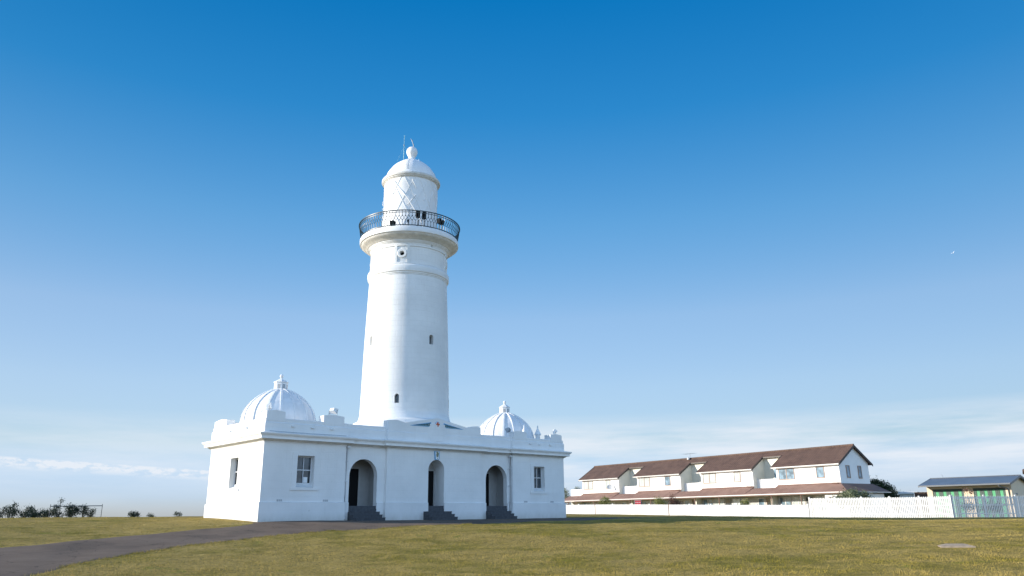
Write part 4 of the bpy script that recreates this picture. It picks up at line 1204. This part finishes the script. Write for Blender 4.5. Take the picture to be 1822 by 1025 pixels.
    if i == 0:
        cw = MB().box(-1.55, -.002, -1.45, .9, gz, 1.835); cw.build("corner_room", M_render, T)
        ew = MB().box(.0, 4.9, -1.45, -.002, gz, 1.855); ew.build("end_wall", M_render, T)
        MB().box(4.9, 6.6, -1.1, .6, gz, 1.45).build("rear_annexe", M_render, T)
        MB().box(-1.60, -1.56, -.9, -.55, .9, 1.7).build("shutter", M_winf, T)
        MB().box(-.25, -.05, 1.0, 1.18, 1.35, 1.62).build("wall_lamp", M_black, T)
    for yy in ((3.35, 6.85) if i < 3 else (3.0, 6.6, 8.2)):
        MB().box(-1.88, -1.80, yy-.04, yy+.04, gz, 1.84).build("verandah_post", M_timber, T)
    # fin walls either side of the recess and the openings below
    MB().box(-.9, -.002, y1+.15, y1+.35, gz, 1.855).build("fin_wall", M_cream, T)
    off = 1.2 if i == 0 else 0
    wnd(T, 0, .95+off*.3, 2.95, .3, 1.66, True, M_glassc if i % 2 else M_glassb, M_alum)
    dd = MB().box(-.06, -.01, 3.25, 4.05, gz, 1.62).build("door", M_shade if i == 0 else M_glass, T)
    wnd(T, 0, 4.3, 5.65, gz+.3, 1.68, True, M_curt, M_alum); wnd(T, 0, 5.85, 7.15, gz+.3, 1.68, True, M_glassb, M_alum)
    wnd(T, 0, y1+.75, y1+1.5, .2, 1.62, False, M_glass, M_winf)
    if i < 3: wnd(T, 0, L-1.15, L-.45, .2, 1.62, False, M_glassb, M_alum)
    if i == 3:
        wnd(T, 0, 7.9, 8.9, .4, 1.6, True, M_curt, M_alum)
        dk_ = Matrix.Translation((-.55, 1.15, 3.55)) @ Matrix.Rotation(R(50), 4, 'Z') @ Matrix.Rotation(R(-60), 4, 'Y')
        q = MB(); ds = [(.001,0),(.16,.012),(.28,.04),(.40,.085)]
        vs = []; fs = []
        for k in range(24):
            for r, z in ds: vs.append(tuple(dk_ @ Vector((r*math.cos(k*math.pi/12), r*math.sin(k*math.pi/12), z))))
        for k in range(24):
            j = (k+1) % 24
            for m_ in range(3): fs.append((k*4+m_, j*4+m_, j*4+m_+1, k*4+m_+1))
        q.add(vs, fs, True)
        dish = q.build("satellite_dish", M_gut, T)
        ar = MB().tube([(-.55,1.15,3.55), (-.35,1.15,3.3), (0,1.15,3.1)], .03, 5); ar.tube([dk_ @ Vector((.36,0,.06)), dk_ @ Vector((0,0,.42))], .014, 5)
        ar.build("dish_arm", M_dull, dish)
    if i == 2:
        an = MB().tube([(RT2,-3.4,RZ), (RT2,-3.4,RZ+.62)], .02, 5)
        an.tube([(RT2-.2,-4.2,RZ+.58), (RT2+.2,-2.4,RZ+.62)], .014, 5)
        for k in range(7):
            yk = -4.1+.27*k; an.tube([(RT2-.45,yk,RZ+.59), (RT2+.45,yk,RZ+.61)], .009, 4)
        an.v = [(x, y+4.0, z) for x, y, z in an.v]
        an.build("roof_aerial", M_dull, T)
        MB().lathe([(.16,RZ-.12),(.16,RZ+.10),(.05,RZ+.16),(.001,RZ+.17)], 10, RT2-.35, .6).build("roof_vent", M_gut, T)
    return T
for i in range(4): townhouse(i)

# ------------------------------------------------------------------ picket fences
M_fence = simple("white_fence_paint", (0.60, 0.60, 0.595), 0.6, 0.06, 5, bmp=0.1)
def fence(name, x0, y0, x1, y1, hgt, top0, label, nposts, rails, pitch=.145, pw=.078, solid=False):
    L = math.hypot(x1-x0, y1-y0); ang = math.atan2(y1-y0, x1-x0)
    F = empty(name, (x0, y0, 0), ang, label, "fence", "white picket fences in front of the houses")
    c, s = math.cos(ang), math.sin(ang)
    gz = lambda q: H(x0+c*q, y0+s*q)
    # top line falls smoothly with the ground: fitted straight line
    qs = np.linspace(0, L, 9); zs = height(x0+c*qs, y0+s*qs)
    cf = np.polyfit(qs, zs, 3); gl_ = lambda q: float(np.polyval(cf, q))
    pl_ = np.linspace(0, L, nposts)
    for k, q in enumerate(pl_):
        p = MB().box(q-.055, q+.055, -.03, .085, gz(q)-.3, gl_(q)+hgt+.03)
        p.v = [(a, b, z) for a, b, z in p.v]
        p.hippedbox(q-.065, q+.065, -.04, .095, gl_(q)+hgt+.031, gl_(q)+hgt+.05, gl_(q)+hgt+.09, 'p')
        p.build("post", M_timber if (solid and k in (2, 6)) else M_fence, F)
    for k in range(nposts-1):
        a, b = pl_[k]+.056, pl_[k+1]-.056
        m = MB(); n_ = max(1, round((b-a)/pitch)); st_ = (b-a)/n_
        for j in range(n_):
            q = a+(j+.5)*st_; z0 = gz(q)-.02; z1 = gl_(q)+hgt
            w2 = pw/2 if not solid else st_/2-.008
            y_ = -.032-rng.uniform(0,.004)
            m.extrude([(q-w2,z0),(q+w2,z0),(q+w2,z1-.05),(q,z1+rng.uniform(-.006,.006)),(q-w2,z1-.05)], lambda u_, v_, d: (u_, d, v_), y_-.02, y_)
        pn = m.build("picket_panel", M_fence, F)
        r_ = MB()
        for f in rails:
            za, zb = gl_(a)+hgt*f, gl_(b)+hgt*f
            r_.extrude([(a,za-.04),(b,zb-.04),(b,zb+.04),(a,za+.04)], lambda u_, v_, d: (u_, d, v_), -.029, .02)
        r_.build("rail", M_fence, pn)
    return F
# outward (-Y local side) must face the lawn: run each fence so that local -y points to it
fence("picket_fence", 38.79, -4.45, 38.79, -16.30, 1.66, 0, "tall sunlit white picket fence in front of the gable-ended townhouse", 6, (.18, .57, .90), pitch=.14, pw=.094)
fence("picket_fence", 38.79, 26.5, 38.79, -4.25, 1.08, 0, "long low close-boarded white fence in front of the row of townhouses", 13, (.2, .8), pitch=.15, solid=True)
fence("picket_fence", 38.90, -16.42, 47.3, -23.0, 1.66, 0, "see-through white picket fence in shade in front of the green-doored pavilion", 5, (.18, .57, .90))

# ------------------------------------------------------------------ pavilion with green doors
M_pav = simple("cream_pavilion_wall", (0.66, 0.54, 0.40), 0.8, 0.05, 2, bmp=0.3)
def corrug():
    m, n, l, bs = newmat("blue_grey_corrugated_roof")
    tcn = n.new("ShaderNodeTexCoord"); sp = n.new("ShaderNodeSeparateXYZ"); l.new(tcn.outputs['Object'], sp.inputs[0])
    wv = mmath(n, l, 'SINE', mmath(n, l, 'MULTIPLY', sp.outputs[1], 2*math.pi/0.20))
    a = noise(n, l, pos(n), 1.0, 4)
    l.new(ramp(n, l, a, [(0.3, (0.12,0.15,0.19)), (0.7, (0.17,0.205,0.25))]), bs.inputs['Base Color'])
    bs.inputs['Roughness'].default_value = 0.45; bs.inputs['Metallic'].default_value = 0.2
    bump(n, l, bs, wv, 0.8, 0.02); return m
M_corr = corrug()
M_grn = simple("green_glazed_blind", (0.10, 0.36, 0.18), 0.25, 0.15, 2.5)
M_grnf = simple("dark_teal_door_frame", (0.028, 0.062, 0.052), 0.4, 0.1, 6)
M_pgut = simple("dark_grey_gutter", (0.10, 0.11, 0.125), 0.4, 0.1, 6)
PV = empty("pavilion", (50.0, -17.6, 0), 0, "low cream pavilion with green glazed doors and blue-grey metal roof behind the fence", "pavilion")
g0 = -1.0
ez = 2.47; rz_ = 3.20; rx = 3.3; wx0 = 1.25
pz = lambda t: ez + (rz_-ez)/rx*t
for y0, y1, ztop in ((.30,.36,0),(2.92,3.05,0),):
    pass
wl_ = MB(); 
ops = [(.82, 3.47, g0, 2.12, .12), (4.28, 7.02, g0, 2.12, .12)]
front_wall(wl_, .34, 7.51, g0, pz(wx0)-.07, (lambda y, d, z: (wx0+d, y, z)), ops)
wl_.extrude([(wx0,g0),(wx0,pz(wx0)-.08),(rx,pz(rx)-.08),(2*rx-wx0,pz(wx0)-.08),(2*rx-wx0,g0)], lambda a, b, d: (a, d, b), .34, .345)
wl_.extrude([(wx0,g0),(wx0,pz(wx0)-.08),(rx,pz(rx)-.08),(2*rx-wx0,pz(wx0)-.08),(2*rx-wx0,g0)], lambda a, b, d: (a, d, b), 7.505, 7.51)
wl_.box(2*rx-wx0-.1, 2*rx-wx0-.005, .35, 7.50, g0, 2.4)
wl_.build("wall", M_pav, PV)
rf = MB()
rf.extrude([(0,pz(0)),(rx,rz_),(2*rx,pz(0)),(2*rx,pz(0)-.06),(rx,rz_-.06),(0,pz(0)-.06)], lambda a, b, d: (a, d, b), 0, 7.75)
rfo = rf.build("roof", M_corr, PV)
MB().box(-.09, -.003, -.02, 7.77, ez-.13, ez-.005).build("gutter", M_pgut, rfo)
fb_ = MB()
for ye in (-.05, 7.754):
    fb_.extrude([(0,pz(0)+.01),(rx,rz_+.02),(2*rx,pz(0)+.01),(2*rx,pz(0)-.16),(rx,rz_-.16),(0,pz(0)-.16)], lambda a, b, d: (a, d, b), ye, ye+.045)
fb_.build("barge_board", M_pgut, rfo)
MB().tube([(rx,-.05,rz_+.03),(rx,7.8,rz_+.03)], .035, 6).build("ridge_cap", M_pgut, rfo)
MB().tube([(rx,6.6,rz_),(rx,6.6,rz_+.28),(rx+.05,6.75,rz_+.34)], .02, 5).build("roof_vent_pipe", M_dull, rfo)
MB().tube([(-.05,.95,ez-.12),(.0,.92,ez-.25),(1.1,.60,ez-.45),(1.18,.57,ez-.6),(1.18,.57,g0)], .05, 7).build("downpipe", M_pgut, PV)
for ya, yb in ((.82,3.47),(4.28,7.02)):
    nl = 4; st_ = (yb-ya)/nl
    fo = MB(); fo.box(wx0+.02, wx0+.10, ya, yb, 2.07, 2.12); fo.box(wx0+.02, wx0+.10, ya, ya+.05, g0, 2.07); fo.box(wx0+.02, wx0+.10, yb-.05, yb, g0, 2.07)
    fo.build("door_surround", M_grnf, PV)
    for k in range(nl):
        a, b = ya+.05+k*(st_-.025), ya+.05+(k+1)*(st_-.025)-.01
        d = MB(); d.box(wx0+.05, wx0+.11, a, a+.18, g0, 2.05); d.box(wx0+.05, wx0+.11, b-.18, b, g0, 2.05); d.box(wx0+.05, wx0+.11, a+.18, b-.18, 1.93, 2.05); d.box(wx0+.05, wx0+.11, a+.18, b-.18, g0, g0+.3); d.box(wx0+.06, wx0+.11, a+.18, b-.18, .60, .70)
        dl = d.build("glazed_door", M_grnf, PV)
        MB().box(wx0+.08, wx0+.10, a+.18, b-.18, g0+.3, 1.93).build("green_pane", M_grn, dl)
wb = MB(); wb.sphere((wx0+1.1, .26, 1.55), .07, 6); wb.build("bulkhead_lamp", M_dull, PV)

# ------------------------------------------------------------------ vegetation
def leafmat(name, lo, hi, rough=0.55):
    m, n, l, bs = newmat(name)
    P = pos(n)
    a = noise(n, l, P, 1.6, 4, 0.6); b = noise(n, l, P, 14.0, 2, 0.6)
    l.new(ramp(n, l, mmath(n, l, 'ADD', mmath(n, l, 'MULTIPLY', a, .5), mmath(n, l, 'MULTIPLY', b, .5)), [(0.38, lo), (0.62, hi)]), bs.inputs['Base Color'])
    bs.inputs['Roughness'].default_value = rough; bs.inputs['Specular IOR Level'].default_value = 0.3
    bs.inputs['Transmission Weight'].default_value = 0.0
    return m
M_coast = leafmat("coastal_shrub_leaf", (0.018, 0.030, 0.018), (0.050, 0.070, 0.040))
M_darkleaf = leafmat("dark_tree_leaf", (0.014, 0.024, 0.008), (0.045, 0.062, 0.018))
M_silver = leafmat("silvery_bush_leaf", (0.07, 0.09, 0.045), (0.19, 0.21, 0.12))
M_yel = leafmat("yellow_green_leaf", (0.10, 0.12, 0.03), (0.26, 0.26, 0.08))
M_brownleaf = leafmat("russet_leaf", (0.07, 0.035, 0.022), (0.16, 0.085, 0.06))
M_bark = simple("bark", (0.06, 0.05, 0.04), 0.85, 0.3, 12)
def leaves(mb, c, rx_, ry_, rz2, n_, size, clump=9):
    """leaf quads in small clumps inside an ellipsoid, denser to the rim"""
    k = 0
    while k < n_:
        u = rng.normal(0, 1, 3); u /= np.linalg.norm(u); q = rng.uniform(.35, 1.0)**.5
        cc = np.array(c) + u*q*np.array([rx_, ry_, rz2])
        for _ in range(clump):
            p = cc + rng.normal(0, size*1.1, 3)
            nrm = rng.normal(0, 1, 3) + u*0.8 + np.array([0,0,.4]); nrm /= np.linalg.norm(nrm)
            t = np.cross(nrm, rng.normal(0, 1, 3)); t /= np.linalg.norm(t)+1e-9; b = np.cross(nrm, t)
            s_ = size*rng.uniform(.6, 1.3)
            mb.add([p-t*s_*.5, p+b*s_*.28, p+t*s_*.6, p-b*s_*.28], [(0,1,2,3)])
            k += 1
def shrub(name, x, y, blobs, mat, label, cat, group, n_=500, size=.10, z=None, stems=True, mat2=None):
    """blobs: (dx along camera-right, dz centre, rx, rz, weight)"""
    z = H(x, y) if z is None else z
    S = empty(name, (x, y, z), 0, label, cat, group)
    v = Vector((x-CAM.x, y-CAM.y, 0)).normalized(); rgt = Vector((v.y, -v.x, 0))
    m = MB(); st_ = MB(); tot_ = sum(b[4] for b in blobs); n_ = int(n_*2.2); size *= 1.12
    for dx, dz, r, r3, wgt in blobs:
        c = rgt*dx + v*rng.uniform(-.25, .25)*r
        leaves(m, (c.x, c.y, dz), r, r, r3, int(n_*wgt/tot_), size)
        st_.tube([(rng.uniform(-.05,.05), rng.uniform(-.05,.05), -.2), (c.x*.5, c.y*.5, dz*.5), (c.x, c.y, dz)], [.03, .018, .008], 5)
    m.build("foliage", mat, S)
    st_.build("stem", M_bark, S)
    return S
def place(azd, D): return polar(azd, D)
def azu(u): return math.degrees(YAW + math.atan((u-911)/F_PX*1.0/ (math.cos(PITCH)+math.sin(PITCH)*0.29)))
# coastal shrubs beyond the brow of the lawn, on the left
CG = "dark coastal shrubs along the brow of the lawn"
def cs(azd, D, blobs, label, n_=420, size=.085): 
    q_ = .70 if D > 65.2 else .46
    blobs = [(a*.86, b*q_, c*.78, d*(q_+.02), w) for a, b, c, d, w in blobs]
    x, y = place(azd, D); return shrub("coastal_shrub", x, y, blobs, M_coast, label, "shrub", CG, n_, size)
cs(9.9, 67, [(-.5,.55,.45,.35,1),(.1,.45,.35,.35,1),(.35,.9,.2,.25,.5)], "dark shrub at the very left edge of the picture on the lawn brow")
cs(10.6, 66.5, [(-.1,.9,.40,.34,1.3),(.25,.6,.38,.30,1),(0,1.30,.18,.14,.35),(-.3,.5,.3,.3,.8)], "tallest shrub of the left clump with a rounded knobbly top")
cs(11.2, 67.5, [(0,.45,.32,.28,1),(.25,.95,.20,.12,.4),(.45,1.05,.14,.12,.25)], "thin shrub with one raised leafy arm beside the tallest left shrub", 330)
cs(11.55, 66, [(0,.42,.36,.28,1),(.3,.35,.25,.2,.6)], "low round dark shrub between the left clump and the gap", 300)
cs(12.0, 68, [(-.3,.50,.35,.26,1),(.15,.70,.25,.18,.5),(.3,.42,.35,.25,1)], "low spreading shrub with wispy top left of the wire frame", 380)
cs(12.45, 66.5, [(-.1,.45,.34,.28,1),(.3,.62,.25,.2,.7)], "low shrub touching the left post of the wire frame", 330)
cs(13.05, 66, [(-.35,.60,.40,.22,.8),(-.25,1.05,.22,.24,.7),(0,.35,.45,.30,.9),(.02,1.72,.11,.16,.25)], "open shrub with one tall twig rising above the wire frame", 420, .075)
cs(13.65, 65.5, [(-.15,1.08,.30,.20,.9),(.20,.85,.33,.28,1),(-.1,.55,.38,.28,1),(.5,.80,.22,.34,.7),(.15,.3,.3,.25,.6)], "dense bushy shrub filling the middle of the wire frame", 640, .085)
cs(14.35, 66, [(0,1.0,.18,.24,.8),(.05,.65,.20,.2,.6),(.35,.92,.14,.10,.3),(.2,.5,.2,.15,.4)], "slim upright shrub in the right half of the wire frame", 300, .08)
cs(14.8, 66.5, [(.05,.65,.15,.12,.5),(-.15,.38,.16,.12,.4),(.18,.80,.08,.10,.3),(.1,.3,.12,.08,.3)], "small sparse shrub nearest the right post of the wire frame", 200, .075)
cs(17.2, 64, [(0,.42,.30,.20,1),(.28,.35,.2,.14,.5)], "small dark bush alone on the brow between the wire frame and the lighthouse", 260)
cs(18.25, 64.5, [(-.1,.36,.10,.10,.5),(.12,.28,.14,.08,.5)], "tiny tuft of leaves on the brow, left of the two tufts by the lighthouse", 90, .07)
cs(19.85, 64.5, [(0,.42,.16,.10,.6),(-.2,.52,.09,.08,.3),(.2,.36,.16,.10,.5)], "tiny spreading tuft on the brow nearest the lighthouse wall", 120, .07)
# wire frame (net posts) on the brow
fx, fy = place(12.52, 64.5); gx_, gy_ = place(15.38, 64.0)
FRM = empty("wire_frame", (fx, fy, H(fx, fy)), math.atan2(gy_-fy, gx_-fx), "thin steel frame strung with wires standing among the shrubs on the brow", "frame")
M_wire = simple('dark_steel_post', (0.07, 0.08, 0.09), 0.5, 0.1, 6)
FL_ = math.hypot(gx_-fx, gy_-fy); zt_ = 1.10 - H(fx, fy)
for q in (0, FL_): MB().tube([(q,0,-.5),(q,0,zt_+.14)], .022, 6).build("post", M_wire, FRM)
MB().tube([(0,0,zt_),(FL_,0,zt_+.02)], .028, 6).build("top_bar", M_wire, FRM)
wi = MB(); [wi.tube([(FL_*.5,0,zt_-.14*k),(FL_,0,zt_-.14*k)], .004, 4) for k in range(1, 7)]; wi.build("wires", M_wire, FRM)

# trees and bushes round the houses
def tree(azd, D, blobs, mat, label, n_, size, name="tree", group=None, cat="tree"):
    x, y = place(azd, D); z = H(x, y)
    T = empty(name, (x, y, z), 0, label, cat, group)
    v = Vector((x-CAM.x, y-CAM.y, 0)).normalized(); rgt = Vector((v.y, -v.x, 0))
    m = MB(); tr = MB(); tot_ = sum(b[4] for b in blobs)
    tr.tube([(0,0,-.3),(.05,0,blobs[0][1]*.5),(0,.05,blobs[0][1])], [.16,.12,.06], 8)
    for dx, dz, r, r3, wgt in blobs:
        c = rgt*dx + v*rng.uniform(-.4,.4)*r
        leaves(m, (c.x, c.y, dz), r, r, r3, int(n_*wgt/tot_), size)
        tr.tube([(0,0,dz*.35),(c.x*.5,c.y*.5,dz*.7),(c.x,c.y,dz)], [.08,.05,.02], 6)
    m.build("crown", mat, T); tr.build("trunk", M_bark, T); return T
tree(67.0, 96, [(0,3.1,1.2,.85,1.5),(-.8,2.6,1.1,.9,1),(.9,2.5,.9,.9,1.1),(.1,1.9,1.5,.9,1)], M_darkleaf, "dark rounded tree just behind the gable-ended townhouse", 9500, .17)
tree(68.1, 101, [(0,2.3,.9,.65,1),(-.8,2.2,.8,.6,1),(.9,2.0,.7,.5,.8),(.2,1.5,1.5,.6,1)], M_darkleaf, "lower brownish-green tree between the dark round tree and the pavilion", 3600, .15)
tree(69.5, 104, [(0,1.8,.35,.35,.7),(-.5,1.6,.3,.3,.6),(.6,1.75,.3,.4,.6),(0,1.4,1.0,.35,.8)], M_brownleaf, "sparse russet bush top poking up left of the pavilion roof", 900, .12)
tree(46.15, 125, [(0,3.7,.8,.9,1),(.2,2.6,.9,.9,1)], M_silver, "pale tree half hidden behind the right corner of the lighthouse building", 1500, .17)
tree(47.15, 122, [(0,4.0,.6,.55,1),(-.3,3.6,.5,.5,.7)], M_silver, "small pale treetop showing behind the balcony of the farthest townhouse", 1100, .15)
def gs(azd, D, blobs, mat, label, n_=420, size=.10, name="garden_bush"):
    x, y = place(azd, D); return shrub(name, x, y, blobs, mat, label, "bush", "garden bushes behind the fences", n_, size)
gs(49.05, 94.5, [(0,1.5,.55,.42,1),(-.3,1.2,.4,.4,.7),(.3,1.15,.45,.5,.7)], M_yel, "yellow-green bush against the farthest townhouse", 600)
gs(53.0, 87.5, [(-.25,1.35,.50,.50,1.2),(.1,.9,.5,.5,.8)], M_yel, "yellow-green bush left of the russet climber", 650)
gs(53.75, 88.5, [(0,1.6,.25,.45,.7),(.15,1.1,.55,.45,1.2),(.7,1.1,.35,.45,.6)], M_brownleaf, "dark russet bush beside a yellow-green one under the verandah edge", 700)
gs(58.6, 84.5, [(0,1.15,.36,.30,1),(.25,1.3,.16,.25,.3)], M_yel, "small yellow bush by the verandah of the second townhouse", 380)
gs(65.4, 77.5, [(0,1.75,.95,.55,1.5),(-.95,1.45,.60,.42,.8),(.95,1.60,.62,.50,.9),(0,1.1,1.4,.55,1)], M_silver, "big silvery bush over the tall fence at the house corner", 3000, .12)
gs(64.15, 77.8, [(0,1.4,.35,.30,1)], M_brownleaf, "small reddish bush left of the big silvery bush", 260)
gs(71.9, 80, [(0,.9,.28,.28,1),(.45,.8,.25,.3,.8)], M_darkleaf, "dark potted plant seen through the shaded fence by the pavilion pillar", 300, .1)
gs(73.2, 80, [(0,.9,.45,.4,1),(-.4,.7,.4,.35,1),(.5,.75,.35,.4,.8)], M_coast, "broad dark bush seen through the shaded fence in front of green doors", 520, .11)
gs(72.2, 81.5, [(-.18,2.28,.18,.06,.5),(.15,2.10,.16,.06,.5)], M_brownleaf, "dry climber sprig on the pale pillar of the pavilion", 90, .09)
# low shelter with a white rolled roof edge
sx, sy = place(69.0, 100); sa = -R(69.0)
SH = empty("garden_shelter", (sx, sy, H(sx, sy)), sa, "low garden shelter with a white rolled roof and brushwood side, left of the pavilion", "shelter")
zz = 2.02 - H(sx, sy) + .0
m = MB(); m.v = []
m.extrude([(0,.16+zz),(.25,.26+zz),(1.2,.26+zz),(1.2,-.02+zz),(0,-.02+zz)], lambda a, b, d: (d, a, b), -1.35, .25); m.build("rolled_roof", M_gut, SH)
MB().box(.26, 2.3, 0, 1.2, zz+.16, zz+.20).build("roof_sheet", M_gut, SH)
MB().box(.27, 2.2, .05, 1.1, 0, zz+.155).build("brush_screen", simple("brushwood", (0.10, 0.055, 0.035), 0.9, 0.5, 9, bmp=0.6), SH)
MB().box(-1.3, .2, .3, 1.1, 0, zz-.025).build("shelter_wall", M_render, SH)
# striped cloth airing on a rack
tx, ty = place(51.35, 90.5)
TR = empty("clothes_rack", (tx, ty, H(tx, ty)), -R(51.35), "small rack holding a red and white striped cloth in front of the verandah", "rack")
th_ = 1.62 - H(tx, ty)
for s in (-1, 1): MB().tube([(s*.38,0,-.1),(s*.38,0,th_)], .02, 5).build("rack_leg", M_dull, TR)
MB().tube([(-.38,0,th_),(.38,0,th_)], .02, 5).build("rack_bar", M_dull, TR)
mm, n, l, bs = newmat("red_white_stripes")
sp = n.new("ShaderNodeSeparateXYZ"); tcn = n.new("ShaderNodeTexCoord"); l.new(tcn.outputs['Object'], sp.inputs[0])
st3 = mmath(n, l, 'GREATER_THAN', mmath(n, l, 'FRACT', mmath(n, l, 'MULTIPLY', sp.outputs[2], 4.5)), 0.7)
l.new(mixc(n, l, st3, (0.62, 0.06, 0.07), (0.75, 0.45, 0.45)), bs.inputs['Base Color']); bs.inputs['Roughness'].default_value = 0.9
cl = MB()
for k in range(9):
    a, b = -.32+k*.071, -.32+(k+1)*.071; ya, yb = -.06-.02*math.sin(k*1.7), -.06-.02*math.sin((k+1)*1.7)
    cl.add([(a,ya,th_-1.0),(b,yb,th_-1.0),(b,-.03,th_+.02),(a,-.03,th_+.02),(b,.05,th_-.5),(a,.05,th_-.5)], [(0,1,2,3),(3,2,4,5)], True)
tag(cl.build("striped_cloth", mm, None, tuple(TR.location)), "red and white striped cloth hung over the rack by the verandah", "cloth").rotation_euler = (0,0,-R(51.35))

# concrete slab in the lawn
cx_, cy_ = 0.78, -29.25
sl = MB(); b_ = (.54,.42); t2 = (.30,.22); zb_, zt2 = -.12, .075
sl.add([(-b_[0],-b_[1],zb_),(b_[0],-b_[1],zb_),(b_[0],b_[1],zb_),(-b_[0],b_[1],zb_),(-b_[0],-b_[1],.005),(b_[0],-b_[1],.005),(b_[0],b_[1],.005),(-b_[0],b_[1],.005),(-t2[0],-t2[1],zt2),(t2[0],-t2[1],zt2),(t2[0],t2[1],zt2),(-t2[0],t2[1],zt2)],
       [(0,3,2,1),(0,1,5,4),(1,2,6,5),(2,3,7,6),(3,0,4,7),(4,5,9,8),(5,6,10,9),(6,7,11,10),(7,4,8,11),(8,9,10,11)])
slab = sl.build("concrete_slab", simple("weathered_concrete", (0.31, 0.245, 0.18), 0.85, 0.25, 7, bmp=0.5), None, (cx_, cy_, H(cx_, cy_)+.02))
slab.rotation_euler = (0, 0, -R(64)); tag(slab, "low weathered concrete slab with sloping sides set in the lawn", "slab")

# gull in flight
gl_p = (129.3, 6.8, 48.2)
body = MB()
pts = [(-.30,0,.02),(-.22,0,.0),(-.05,0,-.03),(.12,0,-.01),(.22,0,.03),(.28,0,.05),(.35,0,.045)]; rs = [.015,.05,.085,.08,.045,.045,.01]
body.tube(pts, rs, 10)
for s in (-1, 1):
    body.add([(.10,s*.05,.03),(-.10,s*.05,.03),(-.06,s*.34,.20),(.10,s*.34,.22),(-.16,s*.62,.17),(-.06,s*.62,.19),(-.22,s*.70,.15),(.0,s*.3,.235),(.0,s*.05,.06)],
             [(0,8,7,3),(8,1,2,7),(3,7,5),(7,2,4,5),(5,4,6)])
body.add([(-.28,-.05,.02),(-.28,.05,.02),(-.42,.09,.03),(-.42,-.09,.03)], [(0,1,2,3)])
gm = simple("gull_plumage", (0.72, 0.72, 0.74), 0.7, 0.08, 4)
gull = body.build("gull", gm, None, gl_p); gull.rotation_euler = (R(-35), R(-10), R(40)); gull.scale = (0.72,)*3
tag(gull, "white gull flying alone high in the blue sky at right", "bird")
# distant house whose eave tip shows at the right edge
dx_, dy_ = place(75.6, 112)
DH = empty("distant_house", (dx_, dy_, H(dx_, dy_)), -R(75.0), "distant house beyond the pavilion, only its eave tip in view at the right edge", "house")
hz_ = 4.55 - H(dx_, dy_)
MB().box(.9, 9, .9, 8, -.5, hz_-.02).build("wall", M_render, DH)
rr_ = MB(); rr_.add([(-.75,0,hz_),(9.6,0,hz_),(9.6,9,hz_),(-.75,9,hz_),(-.75,0,hz_+.22),(9.6,0,hz_+.22),(9.6,9,hz_+.22),(-.75,9,hz_+.22),(3.0,4.5,hz_+1.9),(6.0,4.5,hz_+1.9)],
   [(0,3,2,1),(0,1,5,4),(1,2,6,5),(2,3,7,6),(3,0,4,7),(4,5,9,8),(5,6,9),(6,7,8,9),(7,4,8)])
rr_.build("roof", M_tile, DH)
